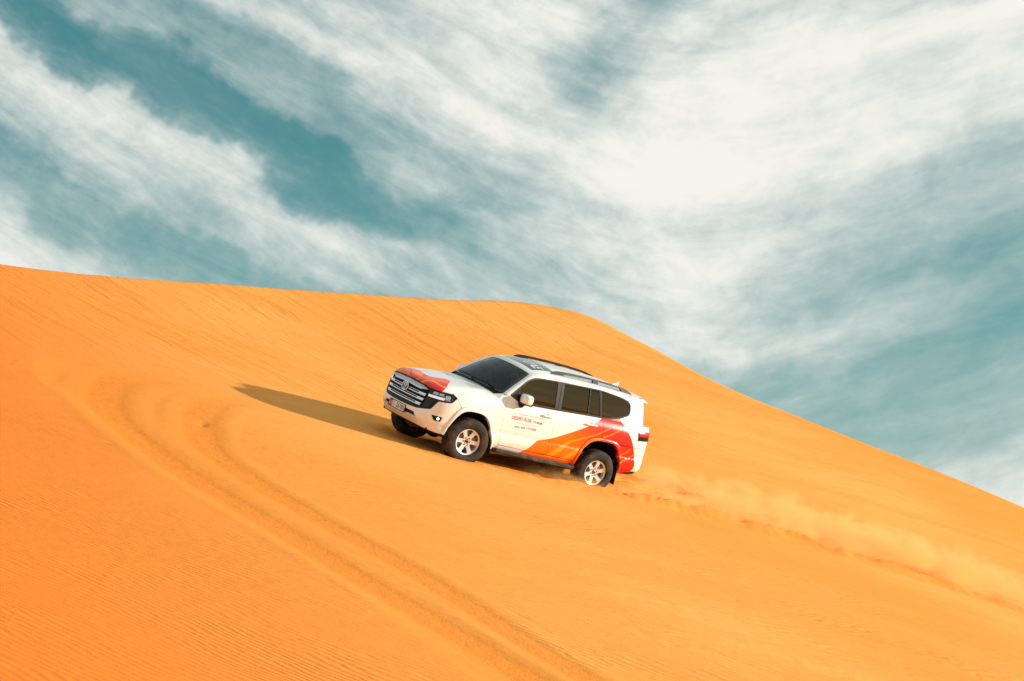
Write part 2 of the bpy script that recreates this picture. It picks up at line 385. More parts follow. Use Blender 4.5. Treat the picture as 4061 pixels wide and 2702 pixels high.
def sellip(mb, c, r, e=(.6, .6), seg=(24, 14), mat=0, fn=None):
    """superellipsoid"""
    f = lambda w, m: np.sign(w)*np.abs(w)**m
    u = np.linspace(-np.pi, np.pi, seg[0], endpoint=False); v = np.linspace(-np.pi/2, np.pi/2, seg[1])
    rows = []
    for q in v:
        p = np.stack([r[0]*f(np.cos(q), e[0])*f(np.cos(u), e[1]), r[1]*f(np.cos(q), e[0])*f(np.sin(u), e[1]), r[2]*f(np.sin(q), e[0]) + 0*u], 1)
        if fn is not None: p = fn(p)
        rows.append(p + np.array(c))
    return loft(mb, rows, mat, closed=True)
def empty(name, matrix=None, parent=None):
    o = bpy.data.objects.new(name, None); COL.objects.link(o); o.empty_display_size = .2
    if matrix is not None: o.matrix_world = matrix
    if parent: o.parent = parent
    return o
def text_mesh(body, font_size=1.0, shear=0., bold=0., spacing=1.0):
    """2-D outline of a line of lettering as vertices and faces, height about font_size"""
    cu = bpy.data.curves.new('lettering', 'FONT'); cu.body = body; cu.size = font_size; cu.shear = shear; cu.offset = bold; cu.space_character = spacing
    cu.resolution_u = 3
    o = bpy.data.objects.new('lettering', cu); COL.objects.link(o)
    dg = bpy.context.evaluated_depsgraph_get(); me = o.evaluated_get(dg).to_mesh()
    V = np.array([v.co[:2] for v in me.vertices]).reshape(-1, 2); Fc = [list(p.vertices) for p in me.polygons]
    o.evaluated_get(dg).to_mesh_clear(); bpy.data.objects.remove(o); bpy.data.curves.remove(cu)
    return V, Fc
def put_text(mb, surf, body, box2, off=.0012, mat=0, shear=0., bold=0., spacing=1., tilt=0., ref=REF, sx=1., clockflip=False):
    """fits lettering into (u0,v0,u1,v1) of a surface"""
    V, Fc = text_mesh(body, 1., shear, bold, spacing)
    if not len(V): return
    lo = V.min(0); hi = V.max(0); u0, v0, u1, v1 = box2
    Q = (V - lo)/(hi - lo); U = u0 + Q[:, 0]*(u1 - u0); W = v0 + Q[:, 1]*(v1 - v0) + tilt*(U - u0)
    P = surf(U, W); N = snormal(surf, U, W, P, ref)
    f0 = Fc[0]; n0 = np.cross(P[f0[1]] - P[f0[0]], P[f0[2]] - P[f0[0]])
    mb.add(P + N*off, Fc, mat, N, flip=bool(np.dot(n0, N[f0[0]]) < 0))

# ------------------------------------------------------------------ materials of the car
def pbr(name, col, rough=.5, metal=0., coat=0., spec=.5, bump=None, emit=None):
    m = bpy.data.materials.new(name); m.use_nodes = True; T = NT(m.node_tree); b = T.n['Principled BSDF']
    b.inputs['Base Color'].default_value = (*col[:3], 1); b.inputs['Roughness'].default_value = rough; b.inputs['Metallic'].default_value = metal
    b.inputs['Coat Weight'].default_value = coat; b.inputs['Coat Roughness'].default_value = .04; b.inputs['Specular IOR Level'].default_value = spec
    if bump:
        tc = T.new('ShaderNodeTexCoord'); T.l.new(T.bump(T.noise(tc.outputs['Object'], bump[0], 3), bump[1], .002), b.inputs['Normal'])
    if emit: b.inputs['Emission Color'].default_value = (*emit[:3], 1); b.inputs['Emission Strength'].default_value = emit[3]
    return m
DUSTC = (.50, .27, .10, 1)
def dusty(name, col, rough, amount=.5, scale=7., metal=0., coat=0., bumpy=0., zlim=None):
    """paint, rubber or plastic with sand dust clinging to it in patches"""
    m = bpy.data.materials.new(name); m.use_nodes = True; T = NT(m.node_tree); b = T.n['Principled BSDF']
    tc = T.new('ShaderNodeTexCoord'); n = T.noise(tc.outputs['Object'], scale, 6, .62)
    f = T.math('MULTIPLY', T.rng(n, .42, .75), amount)
    if zlim:
        z = T.sep(tc.outputs['Object'])[2]; f = T.math('MULTIPLY', f, T.rng(z, zlim[0], zlim[1], 1, .02))
    T.l.new(T.mix(f, (*col[:3], 1), DUSTC), b.inputs['Base Color'])
    T.l.new(T.math('ADD', rough, T.math('MULTIPLY', f, .5)), b.inputs['Roughness'])
    b.inputs['Metallic'].default_value = metal; b.inputs['Coat Weight'].default_value = coat; b.inputs['Coat Roughness'].default_value = .05
    if bumpy: T.l.new(T.bump(T.noise(tc.outputs['Object'], 60, 3), bumpy, .002), b.inputs['Normal'])
    return m
def wrap_mat(name, c0, c1, x0, x1):
    """printed film whose colour runs from c0 to c1 along the flank"""
    m = bpy.data.materials.new(name); m.use_nodes = True; T = NT(m.node_tree); b = T.n['Principled BSDF']
    tc = T.new('ShaderNodeTexCoord'); x, y, z = T.sep(tc.outputs['Object'])
    f = T.rng(T.math('ADD', x, T.math('MULTIPLY', z, .7)), x0, x1)
    T.l.new(T.mix(f, c0, c1), b.inputs['Base Color']); b.inputs['Roughness'].default_value = .3; b.inputs['Coat Weight'].default_value = .7; b.inputs['Coat Roughness'].default_value = .05
    return m
def glass(name, tint, refl_rough=.01, film=(1, 1, 1), ior=1.5):
    m = bpy.data.materials.new(name); m.use_nodes = True; T = NT(m.node_tree); T.n.clear()
    out = T.new('ShaderNodeOutputMaterial'); tr = T.new('ShaderNodeBsdfTransparent'); gl = T.new('ShaderNodeBsdfGlossy'); fr = T.new('ShaderNodeFresnel'); fr.inputs['IOR'].default_value = ior
    tr.inputs[0].default_value = (*tint[:3], 1); gl.inputs[0].default_value = (*film, 1); gl.inputs['Roughness'].default_value = refl_rough
    mx = T.new('ShaderNodeMixShader'); T.l.new(fr.outputs[0], mx.inputs[0]); T.l.new(tr.outputs[0], mx.inputs[1]); T.l.new(gl.outputs[0], mx.inputs[2]); T.l.new(mx.outputs[0], out.inputs[0])
    return m
WHITE = dusty('white_paint', (.88, .88, .87), .22, .35, 5., coat=.8, zlim=(.45, .85))
ORANGE = wrap_mat('orange_red_film', srgb(255, 112, 0), srgb(235, 22, 18), 2.35, 3.75)
STRIPE = wrap_mat('light_orange_film', srgb(255, 150, 12), srgb(250, 105, 12), 2.3, 3.9)
HRED = pbr('red_film', srgb(232, 34, 22), .45, coat=.2); HPINK = pbr('coral_film', srgb(250, 96, 72), .45, coat=.2)
HORG = pbr('orange_film', srgb(255, 140, 16), .45, coat=.2); HAMB = pbr('amber_film', srgb(250, 122, 20), .45, coat=.2)
BLACK = pbr('black_plastic', (.014, .013, .012), .5, spec=.3, bump=(300, .15)); GLOSS = pbr('gloss_black', (.008, .008, .008), .12, coat=.6)
DARK = pbr('underbody_black', (.008, .007, .006), .9); RUBBER = dusty('tyre_rubber', (.012, .010, .009), .82, .20, 6., bumpy=.2)
TRIM = dusty('dusty_black_trim', (.016, .015, .013), .5, .25, 8.)
CHROME = pbr('chrome', (.60, .60, .61), .14, 1.); SILVER = pbr('silver_alloy', (.74, .76, .80), .38, .4, coat=.3); STEEL = pbr('brake_steel', (.22, .2, .18), .45, 1.)
GLASS = glass('windscreen_glass', (.52, .53, .50)); TINT = glass('tinted_glass', (.10, .072, .042), film=(.95, .66, .35), ior=1.85); SUNG = pbr('sunroof_glass', (.03, .033, .04), .06, coat=1)  # TINT: warm brown reflections are put into the film colour
LENS = glass('lamp_lens', (.9, .9, .9)); LAMPSIL = pbr('lamp_reflector', (.75, .75, .75), .18, .9)
REDL = pbr('tail_lamp_red', (.42, .006, .012), .15, coat=1); DRL = pbr('daytime_lamp', (.85, .85, .85), .25, emit=(1, .95, .9, .35))
FOGL = pbr('lit_fog_lamp', (.9, .9, .9), .2, emit=(1, .97, .9, 2.5))
INKRED = pbr('red_lettering', srgb(196, 14, 30), .35, coat=.5); INK = pbr('black_lettering', srgb(38, 28, 24), .35, coat=.5); INKBR = pbr('brown_lettering', srgb(150, 92, 50), .35, coat=.5)
PLATEW = pbr('plate_white', (.74, .70, .64), .4); PLATER = pbr('plate_red', srgb(176, 20, 30), .4); LINE = pbr('white_lettering', (.8, .8, .8), .4)
BPIL = pbr('satin_black_trim', (.012, .010, .008), .5, spec=.2)
CABIN = pbr('cabin_dark', (.03, .028, .026), .8); SEAT = pbr('seat_fabric', (.17, .13, .095), .8)
# ------------------------------------------------------------------ the car
CARM = Matrix(np.vstack([np.hstack([CAR_ROT, CAR_LOC[:, None]]), [0, 0, 0, 1]]).tolist())
suv = empty('suv', CARM)
suv['label'] = 'white off-road SUV with orange and red wave graphics climbing the dune'; suv['category'] = 'car'
def both(mb, name, mats, smooth=False, sub=None):
    a = mb.build(name, mats, suv, smooth); b = mb.mirrored().build(name, mats, suv, smooth); return a, b
def S(L):  # flank (x, z) -> (s, z)
    L = np.asarray(L, float); return np.stack([LOW.sx(L[:, 0]), L[:, 1]], 1)
def cut(P, n=4): return catmull(P, n)
# printed wave on the flank, in (x, z)
WAVE = [(1.10, .395), (1.143, .445), (1.237, .525), (1.33, .64), (1.371, .692), (1.50, .735), (1.641, .785), (1.78, .848), (1.912, .912), (2.10, 1.005), (2.282, 1.10), (2.379, 1.149), (2.454, 1.193), (2.663, 1.325), (2.70, 1.42), (3.07, 1.42), (3.114, 1.376), (3.183, 1.30), (3.306, 1.195), (3.434, 1.066), (3.55, .905), (3.627, .78), (3.68, .673), (3.694, .579), (3.68, .50), (3.64, .40)]
STR_A = [(1.66, .47), (1.80, .60), (1.95, .74), (2.068, .835), (2.196, .880), (2.384, .958), (2.575, 1.046), (2.748, 1.142), (2.92, 1.245), (3.03, 1.30), (2.924, 1.216), (2.755, 1.115), (2.585, 1.017), (2.394, .930), (2.206, .850), (2.113, .805), (1.98, .66), (1.84, .50), (1.82, .46)]
STR_B = [(1.98, .46), (2.071, .549), (2.303, .742), (2.44, .89), (2.526, .954), (2.708, 1.006), (2.94, 1.126), (3.248, 1.302), (3.251, 1.281), (2.951, 1.093), (2.72, .973), (2.543, .905), (2.46, .80), (2.383, .712), (2.179, .521), (2.13, .46)]
STR_C = [(3.22, .745), (3.30, .80), (3.377, .856), (3.482, .944), (3.408, .838), (3.32, .775), (3.24, .72)]
STR_D = [(3.27, .66), (3.37, .705), (3.47, .759), (3.589, .854), (3.606, .825), (3.489, .717), (3.38, .655), (3.29, .62)]
PRT = [(S(cut(WAVE, 2)), 1), (S(STR_A), 2), (S(STR_B), 2), (S(STR_C), 2), (S(STR_D), 2)]
PM = [WHITE, ORANGE, STRIPE]
dF = [(.55, 1.275), (.532, 1.226), (.527, 1.168), (.539, .985), (.563, .731), (.606, .53), (.622, .478)]       # front door leading edge
dB = [(1.641, 1.30), (1.634, 1.208), (1.633, 1.0), (1.636, .738), (1.655, .606), (1.674, .485)]               # between the doors
dR = [(2.655, 1.335), (2.691, 1.254), (2.719, 1.146), (2.727, 1.02)]                                        # rear door trailing edge
def top(x0, x1, n=10):
    x = np.linspace(x0, x1, n); return list(zip(x, ZSH(x) + .004))
i_r = 6
ro = cut(R_OUT); fo = cut(F_OUT)
ro_f = ro[ro[:, 0] < 2.727]; ro_b = ro[ro[:, 0] >= 2.727]
ro_f = ro_f[ro_f[:, 1] > .487]
# flank panels
_ea = np.linspace(0, 2*np.pi, 28, endpoint=False)
CUPS = [(float(LOW.sx(1.432)), 1.152), (float(LOW.sx(2.407)), 1.185)]
def cup_loop(c, k=1.): return np.stack([c[0] + .072*k*np.cos(_ea), c[1] + .036*k*np.sin(_ea)], 1)
def cup(c):
    mb = MB(); rows = []
    for k in (1., .96, .85, .65, .4, .15, .02):
        L = cup_loop(c, k); P = LOW(L[:, 0], L[:, 1]); N = snormal(LOW, L[:, 0], L[:, 1], P); rows.append(P - N*(.024*(1 - k**2)))
    loft(mb, rows, closed=True)
    k_ = [np.mean(np.array(mb.v)[f], 0) for f in mb.f]; cc = S(np.array(k_)[:, [0, 2]]); ms = np.zeros(len(cc), int)
    for p_, m_ in PRT: ms[pip(np.asarray(p_), cc)] = m_
    mb.m = ms.tolist(); return mb
mb = MB(); panel(mb, LOW, S(np.vstack([cut(dF), [(1.15, .474)], cut(dB)[::-1], top(1.62, .57)])), holes=[cup_loop(CUPS[0])], prints=PRT, shrink=.0035)
fd = both(mb, 'front_door', PM)
mb = MB(); panel(mb, LOW, S(np.vstack([cut(dB), [(2.0, .483)], [(2.322, .487)], ro_f, cut(dR)[::-1], top(2.64, 1.66)])), holes=[cup_loop(CUPS[1])], prints=PRT, shrink=.0035)
rd = both(mb, 'rear_door', PM)
mb = MB(); q = ro_b[ro_b[:, 1] > .95]
panel(mb, LOW, np.vstack([S(cut(dR)), S(q), [(float(LOW.sx(3.45)), .95), (float(LOW.sx(3.7)), .957), (float(LOW.sx(3.93)), .965)], [(float(LOW.sx(3.93)), 1.17), (float(LOW.sx(3.93)), 1.35)], S(top(3.85, 2.67))]), prints=PRT, shrink=.003)
qp = both(mb, 'quarter_panel', PM)
mb = MB(); q = ro_b[ro_b[:, 1] <= .95]; eR = LOW.s[-1]
panel(mb, LOW, np.vstack([S(q), S([(3.44, .445), (3.6, .487), (3.72, .52)]), [(float(LOW.sx(3.9)), .53), (eR - .6, .53), (eR, .53), (eR, .962), (eR - .6, .962), (float(LOW.sx(3.93)), .9625), (float(LOW.sx(3.7)), .9545)], S([(3.45, .9475)])]), prints=PRT, shrink=.002)
m2 = MB(); m2.v, m2.f, m2.m, m2.n = list(mb.v), list(mb.f), list(mb.m), list(mb.n)
mm = mb.mirrored(); b0 = len(m2.v); m2.v += mm.v; m2.f += [[b0 + i for i in f] for f in mm.f]; m2.m += mm.m; m2.n += mm.n
m2.build('rear_bumper', PM, suv)
mb = MB(); loft(mb, [LOW(np.linspace(LOW.sx(3.41), eR*2 - LOW.sx(3.41), 70), np.full(70, z)) + np.array([dx, 0, 0]) for z, dx in ((.54, -.01), (.47, -.02), (.44, -.10))], flip=True)
mb.build('rear_bumper_skirt', BLACK, suv)
# fender
mb = MB()
sd = [(1.10, 1.130), (1.2, 1.152), (1.32, 1.173), (1.449, 1.190), (1.6, 1.205), (1.783, 1.220), (1.92, 1.234), (2.03, 1.247)]
fq = fo[fo[:, 0] > -.352]
panel(mb, LOW, np.vstack([[(1.175, 1.085), (1.223, 1.02), (1.274, .962)], S(fq), S([(.60, .40), (.617, .47)]), S(cut(dF)[::-1]), [(float(LOW.sx(.54)), 1.285), (float(LOW.sx(.46)), 1.272)], sd[::-1], [(1.09, 1.122)]]), shrink=.0025)
both(mb, 'front_fender', [WHITE])
# arch flares
def flare(outer, inner, prints):
    mb = MB(); n = 90; O = along(cut(outer), np.linspace(0, 1, n)); I = along(cut(inner), np.linspace(0, 1, n))
    def at(f, off):
        q = O*(1 - f) + I*f; s, z = LOW.sx(q[:, 0]), q[:, 1]; P = LOW(s, z); N = snormal(LOW, s, z, P); return P + N*off
    rows = [at(0, -.006), at(0, .006), at(.12, .016), at(.45, .024), at(.85, .027), at(1., .024), at(1.02, .012), at(1.02, -.05)]
    ms = []
    if prints:
        V = np.array(rows); N_ = None
        Fc = []
        for i in range(len(rows) - 1):
            f = (0, 0, .12, .45, .85, 1, 1, 1)[i]; g_ = (0, .12, .45, .85, 1, 1, 1, 1)[i]
            c = O*(1 - (f + g_)/2) + I*(f + g_)/2; c = .5*(c[1:] + c[:-1]); c = S(c)
            k = np.zeros(n - 1, int)
            for p, m in PRT: k[pip(np.asarray(p), c)] = m
            ms += k.tolist()
    loft(mb, rows); mb.m = ms if ms else mb.m
    return mb
both(flare(F_OUT, F_IN, False), 'wheel_arch', [WHITE]); both(flare(R_OUT, R_IN, True), 'wheel_arch', PM)
# wheel housings
def liner(inner, name):
    mb = MB(); I = along(cut(inner), np.linspace(0, 1, 50)); P = LOW(LOW.sx(I[:, 0]), I[:, 1]); A = P.copy(); A[:, 1] += .02
    B = P.copy(); B[:, 1] = -.45; loft(mb, [A, B], smooth=False)
    c = B.mean(0); mb.add(np.vstack([B, [c]]), [[i, i+1, len(B)] for i in range(len(B) - 1)] + [[len(B)-1, 0, len(B)]])
    both(mb, name, [DARK])
liner(F_IN, 'wheel_housing'); liner(R_IN, 'wheel_housing')
# dark shell behind the panel gaps, floor pan
mb = MB()
panel(mb, LOW, np.vstack([S([(-.36, .96)]), S(fo[(fo[:, 0] > -.352)]), S([(.6, .42), (2.31, .44)]), S(cut(R_OUT)), S([(3.44, .46), (3.8, .54)]), S(top(3.8, -.3, 30)), [(1.2, 1.13)]]), off=-.022, th=0, g=.12, d=.06)
both(mb, 'inner_shell', [DARK])
mb = MB(); box(mb, (-.62, -.48, .40), (3.6, .48, .60)); box(mb, (.5, -.86, .42), (2.34, .86, .52)); box(mb, (-.75, -.7, .42), (-.45, .7, .9)); box(mb, (3.35, -.8, .47), (3.8, .8, .9))
mb.build('floor_pan', DARK, suv)
mb = MB(); tube(mb, [(0, -.8, .38), (0, .8, .38)], .05); tube(mb, [(0, -.75, .30), (.0, .75, .30)], .03); sellip(mb, (0, .12, .34), (.16, .15, .14), (1, 1))
mb.build('axle', DARK, suv); mb = MB(); tube(mb, [(2.85, -.8, .38), (2.85, .8, .38)], .06); sellip(mb, (2.85, .0, .36), (.18, .17, .17), (1, 1)); mb.build('axle', DARK, suv)
# sills and steps
mb = MB(); panel(mb, LOW, S([(.625, .467), (1.15, .468), (2.0, .476), (2.33, .480), (2.335, .40), (.60, .385)]), prints=PRT, off=.002, shrink=.002)
both(mb, 'sill', PM)
mb = MB()
for k in range(1):
    xs = np.r_[np.linspace(.50, .60, 5), np.linspace(.65, 2.28, 14), np.linspace(2.30, 2.36, 3)]
    rows = []
    for x in xs:
        e = min(1, (x - .47)/.12, (2.39 - x)/.04); w = .80 + .165*e; zt = .408 + .004*np.sin(x*2)
        sec = [(-.72, .385), (-.80, zt), (-w + .01, zt), (-w, zt - .012), (-w, zt - .055), (-w + .02, zt - .078), (-.80, zt - .085), (-.72, zt - .06)]
        rows.append([(x, a, b) for a, b in sec])
    loft(mb, rows, smooth=False, closed=True); mb.add(rows[0], [list(range(8))]); mb.add(rows[-1], [list(range(7, -1, -1))])
both(mb, 'running_board', [TRIM])
# front bumper
def sym(L): L = list(L); return np.array(L + [(-a, b) for a, b in L[::-1] if abs(a) > 1e-6])
lowhole = fillet(sym([(.515, .562), (.455, .640)])[[0, 1, 2, 3]], [.01, .03, .03, .01])
fogh = fillet([(.800, .700), (.998, .706), (.984, .622), (.866, .616)], .014); fogm = fogh*[-1, 1]
xf = fo[fo[:, 0] <= -.352]
bump_top = [(0, .702), (.25, .705), (.404, .713), (.486, .719), (.629, .749), (.735, .775), (.765, .792), (.84, .925), (.862, .947), (.96, .957), (1.069, .972), (1.10, .99), (1.168, 1.068), (1.178, 1.078), (1.223, 1.015), (1.270, .962)]
bump = bump_top + [(float(a), float(b)) for a, b in S(xf[::-1])] + [(float(LOW.sx(-.60)), .428), (.9, .430), (.66, .432), (.45, .440), (0, .445)]
mb = MB(); panel(mb, LOW, sym(bump), holes=[lowhole, fogh, fogm], shrink=.0015, th=.03, g=.035)
fbump = mb.build('front_bumper', [WHITE], suv)
mb = MB(); panel(mb, LOW, sym([(0, .70), (.44, .70), (.62, .50), (0, .50)]), off=-.035, th=0); mb.build('lower_intake', BLACK, suv)
mb = MB(); loft(mb, [LOW(np.linspace(-1.12, 1.12, 60), np.full(60, z)) + np.array([dx, 0, 0]) for z, dx in ((.455, .02), (.40, .05), (.37, .16), (.40, .40))]); mb.build('bumper_underside', BLACK, suv)
for sg in (1, -1):
    mb = MB(); panel(mb, LOW, fogh*[sg, 1] + [[0, 0]]*len(fogh), off=-.028, th=0, shrink=-.012)
    fp = mb.build('fog_lamp', BLACK, suv)
    mb = MB(); c = LOW(.932*sg, .664); 
    a = np.linspace(0, 2*np.pi, 16, endpoint=False); disc = lambda r: np.stack([.932*sg + r*np.cos(a), .664 + r*np.sin(a)], 1)
    panel(mb, LOW, disc(.021), off=-.006, th=.02, g=.02); mb.build('lamp', FOGL, fp)
# black grille field with headlamps
fascia = [(0, .697), (.25, .70), (.404, .708), (.486, .714), (.629, .744), (.735, .770), (.772, .792), (.848, .925), (.866, .942), (.96, .952), (1.072, .967), (1.106, .985), (1.176, 1.072), (1.16, 1.092), (1.09, 1.118), (.95, 1.112), (.8, 1.106), (.6, 1.106), (.45, 1.122), (.25, 1.134), (0, 1.138)]
hlp = fillet([(.618, 1.082), (.597, .985), (.612, .962), (.946, .973), (1.062, .973), (1.155, 1.072), (1.057, 1.106), (.867, 1.103)], .012); hlm = hlp*[-1, 1]
gro = fillet(sym([(.56, .775), (.592, 1.02), (.60, 1.075), (.45, 1.108), (0, 1.124)])[[0, 1, 2, 3, 4, 5, 6, 7, 8]], .02)
gro = np.array([(a, b) for a, b in gro])
mb = MB(); panel(mb, LOW, sym(fascia), holes=[hlp, hlm, gro], off=-.004, th=.03, shrink=.001)
grille = mb.build('grille', [BLACK], suv)
mb = MB(); panel(mb, LOW, gro, off=-.045, th=0, g=.06)
mb.build('mesh_backing', DARK, grille)
for zz in np.linspace(.80, 1.06, 9):       # fine black slats
    mb = MB(); panel(mb, LOW, [(-.57, zz), (.57, zz), (.57, zz + .008), (-.57, zz + .008)], off=-.022, th=.02, g=.08, d=.05); mb.build('slat', BLACK, grille)
for sg in (1, -1):                         # louvres outboard of the bars
    for k in range(7):
        z0 = .79 + k*.024; mb = MB(); u0 = .60 + k*.006; u1 = .70 + k*.012
        panel(mb, LOW, np.array([(u0, z0), (u1, z0 + .012), (u1, z0 + .018), (u0, z0 + .006)])*[sg, 1], off=.004, th=.006, d=.05); mb.build('slat', GLOSS, grille)
mb = MB(); panel(mb, LOW, fillet(sym([(0, 1.050), (.39, 1.035), (.585, 1.066), (.575, 1.073), (.448, 1.101), (0, 1.115)])[[0,1,2,3,4,5,6,7,8,9]], .004), off=.014, th=.05); mb.build('grille_bar', CHROME, grille)
for z0, e in ((.948, .575), (.862, .563), (.774, .535)):
    mb = MB()
    panel(mb, LOW, [(-e + .015, z0), (e - .015, z0), (e - .012, z0 + .016), (-e + .012, z0 + .016)], off=.013, th=.04, g=.05)
    panel(mb, LOW, [(-e, z0 + .037), (e, z0 + .037), (e, z0 + .044), (-e, z0 + .044)], off=.007, th=.03, g=.05)
    for sg in (1, -1):
        panel(mb, LOW, np.array([(.395, z0 + .004), (e - .012, z0 + .002), (e + .004, z0 + .042), (.41, z0 + .040)])*[sg, 1], off=.016, th=.04)
    mb.build('grille_bar', CHROME, grille)
# emblem: ring with three overlapping ovals
def ellring(mb, cu, cv, ru, rv, wd, off, th, n=40):
    a = np.linspace(0, 2*np.pi, n, endpoint=False); o = np.stack([cu + ru*np.cos(a), cv + rv*np.sin(a)], 1); i = np.stack([cu + (ru - wd)*np.cos(a), cv + (rv - wd)*np.sin(a)], 1)
    panel(mb, LOW, o, holes=[i], off=off, th=th, g=.05, d=.012)
ec = .975
mb = MB(); a = np.linspace(0, 2*np.pi, 40, endpoint=False); panel(mb, LOW, np.stack([.092*np.cos(a), ec + .074*np.sin(a)], 1), off=.020, th=.06, g=.03); emb = mb.build('emblem', GLOSS, grille)
mb = MB(); ellring(mb, 0, ec, .098, .080, .014, .030, .05); ellring(mb, 0, ec - .004, .030, .062, .010, .028, .01); ellring(mb, 0, ec + .030, .066, .026, .010, .028, .01); mb.build('emblem_ring', CHROME, grille)
# headlamps
for sg, L in ((1, hlp), (-1, hlm)):
    mb = MB(); panel(mb, LOW, L, off=-.045, th=0, shrink=-.01); hl = mb.build('headlight', GLOSS, suv)
    mb = MB(); panel(mb, LOW, np.array([(.612, 1.010), (.618, .970), (.94, .984), (.948, 1.028)])*[sg, 1], off=-.006, th=.03); mb.build('daytime_lamp', DRL, hl)
    for (u0, u1, v0, v1) in ((.69, .80, 1.035, 1.088), (.82, .92, 1.045, 1.092), (.955, 1.055, .995, 1.085)):
        mb = MB(); panel(mb, LOW, fillet(np.array([(u0, v0), (u1, v0 + .006), (u1, v1), (u0, v1 - .004)]), .012)*[sg, 1], off=-.02, th=.02); mb.build('reflector', LAMPSIL, hl)
    mb = MB(); panel(mb, LOW, L, off=.001, th=0, shrink=.002); mb.build('lens', LENS, hl)
# number plate
PX = LOW(0., .62)[0] - .012
def PLT(u, v): u = np.asarray(u, float); v = np.asarray(v, float); return np.stack([PX + .10*(v - .62) + 0*u, -u, v + 0*u], -1)
rP = np.array([3., 0, .62]); T_ = -.023
mb = MB(); panel(mb, PLT, fillet([(-.275, .555), (.235, .555), (.235, .685), (-.275, .685)], .012), off=.0, th=.02, ref=rP); pl = mb.build('license_plate', BLACK, suv)
mb = MB(); panel(mb, PLT, [(-.262, .566), (.222, .566), (.222, .674), (-.262, .674)], off=.003, th=.004, ref=rP, prints=[([(-.27, .55), (-.165, .55), (-.165, .69), (-.27, .69)], 1)]); mb.build('plate_face', [PLATEW, PLATER], pl)
mb = MB(); put_text(mb, PLT, '26786', (-.035, .580, .212, .662), off=.0045, ref=rP, bold=.012); put_text(mb, PLT, '11', (-.248, .592, -.185, .650), off=.0045, ref=rP, mat=1, bold=.01)
put_text(mb, PLT, '\ufeb3\ufeea\ufe94', (-.15, .640, -.06, .662), off=.0045, ref=rP, mat=2); put_text(mb, PLT, 'U.A.E', (-.15, .612, -.07, .628), off=.0045, ref=rP, mat=2); put_text(mb, PLT, 'A.D', (-.14, .580, -.08, .600), off=.0045, ref=rP, mat=2)
mb.build('plate_lettering', [INK, LINE, INKRED], pl)
# hood with print
HPR = []
HPR = [([(-.03, .075), (-.03, .82), (.06, .865), (.13, .84), (.20, .78), (.27, .714), (.298, .676), (.264, .588), (.238, .519), (.251, .47), (.300, .430), (.478, .424), (.501, .387), (.492, .337), (.400, .275), (.308, .217), (.22, .168), (.146, .132), (.055, .10)], 1),
  ([(-.03, .83), (.06, .87), (.13, .845), (.20, .785), (.165, .72), (.113, .643), (.05, .59), (.017, .557), (-.007, .472), (-.03, .42)], 4),
  ([(.13, .845), (.20, .785), (.27, .714), (.298, .676), (.268, .60), (.232, .637), (.178, .676), (.165, .72)], 2),
  ([(.113, .643), (.178, .676), (.232, .637), (.268, .60), (.206, .515), (.104, .472), (.086, .537)], 3),
  ([(.05, .59), (.086, .537), (.104, .472), (.206, .515), (.15, .45), (.117, .424), (.05, .43), (.017, .50)], 2),
  ([(.117, .424), (.225, .470), (.251, .47), (.300, .430), (.478, .424), (.501, .387), (.492, .337), (.40, .275), (.323, .229), (.242, .262), (.181, .313), (.129, .377)], 2),
  ([(-.03, .355), (.041, .347), (.093, .343), (.163, .326), (.175, .269), (.150, .188), (.155, .139), (.104, .115), (.110, .184), (.125, .252), (.107, .300), (.05, .309), (-.03, .318)], 3),
  ([(-.03, .44), (.052, .417), (.123, .403), (.140, .355), (.1, .376), (.033, .392), (-.03, .402)], 4)]
_a = np.linspace(0, 2*np.pi, 20, endpoint=False)
mb = MB(); HPOLY = [(0, 0), (0, 1), (.80, 1), (.95, .955), (1, .90), (1, .10), (.95, .045), (.80, 0)]
panel(mb, HOOD, HPOLY, g=.045, d=.02, prints=HPR, shrink=.003, sc=(1.25, 1.72), th=.02)
hood = mb.build('hood', [WHITE, HRED, HPINK, HORG, HAMB], suv)
mb = MB(); panel(mb, HOOD, [(.80, 0), (.95, .045), (1, .10), (1.0, 0)], sc=(1.25, 1.72), th=.015, shrink=.003, off=-.001)
fe = LOW(np.array([LOW.sx(.46), LOW.sx(.555)]), np.array([1.262, 1.285])); wsn = _wb[0]; gp = GH(GH.sx(.592), 1.335); ed = HOOD(1.0, 0.0); ed2 = HOOD(1.0, .10)
mb.add([ed, fe[0], fe[1], gp + [0, -.004, 0], wsn + [0, -.004, .002], ed2], [[0, 1, 2, 3, 4], [0, 4, 5]]); both(mb, 'fender_corner', [WHITE])
mb = MB()
panel(mb, HOOD, np.stack([.765 + .032*np.cos(_a), .668 + .026*np.sin(_a)], 1), holes=[np.stack([.765 + .024*np.cos(_a), .668 + .020*np.sin(_a)], 1)], sc=(1.25, 1.72), off=.0015, th=0)
panel(mb, HOOD, [(.745, .664), (.785, .664), (.785, .671), (.745, .671)], sc=(1.25, 1.72), off=.0015, th=0); panel(mb, HOOD, [(.762, .650), (.768, .650), (.768, .686), (.762, .686)], sc=(1.25, 1.72), off=.0018, th=0)
logo = mb.build('hood_badge', [INKRED], hood)
rs = np.random.RandomState(4)
for k in range(16):
    b_ = (.80 - .011*k) if k < 7 else (.625 - .018*(k - 7)); a_ = .775 + (b_ - .668)*.25; mb = MB()
    panel(mb, HOOD, [(a_, b_), (a_ + .010 + .012*rs.rand(), b_ + .002), (a_ + .012 + .012*rs.rand(), b_ + .008), (a_ + .002, b_ + .006)], sc=(1.25, 1.72), off=.0015, th=0, d=.05); mb.build('badge_mark', [INKRED], hood)
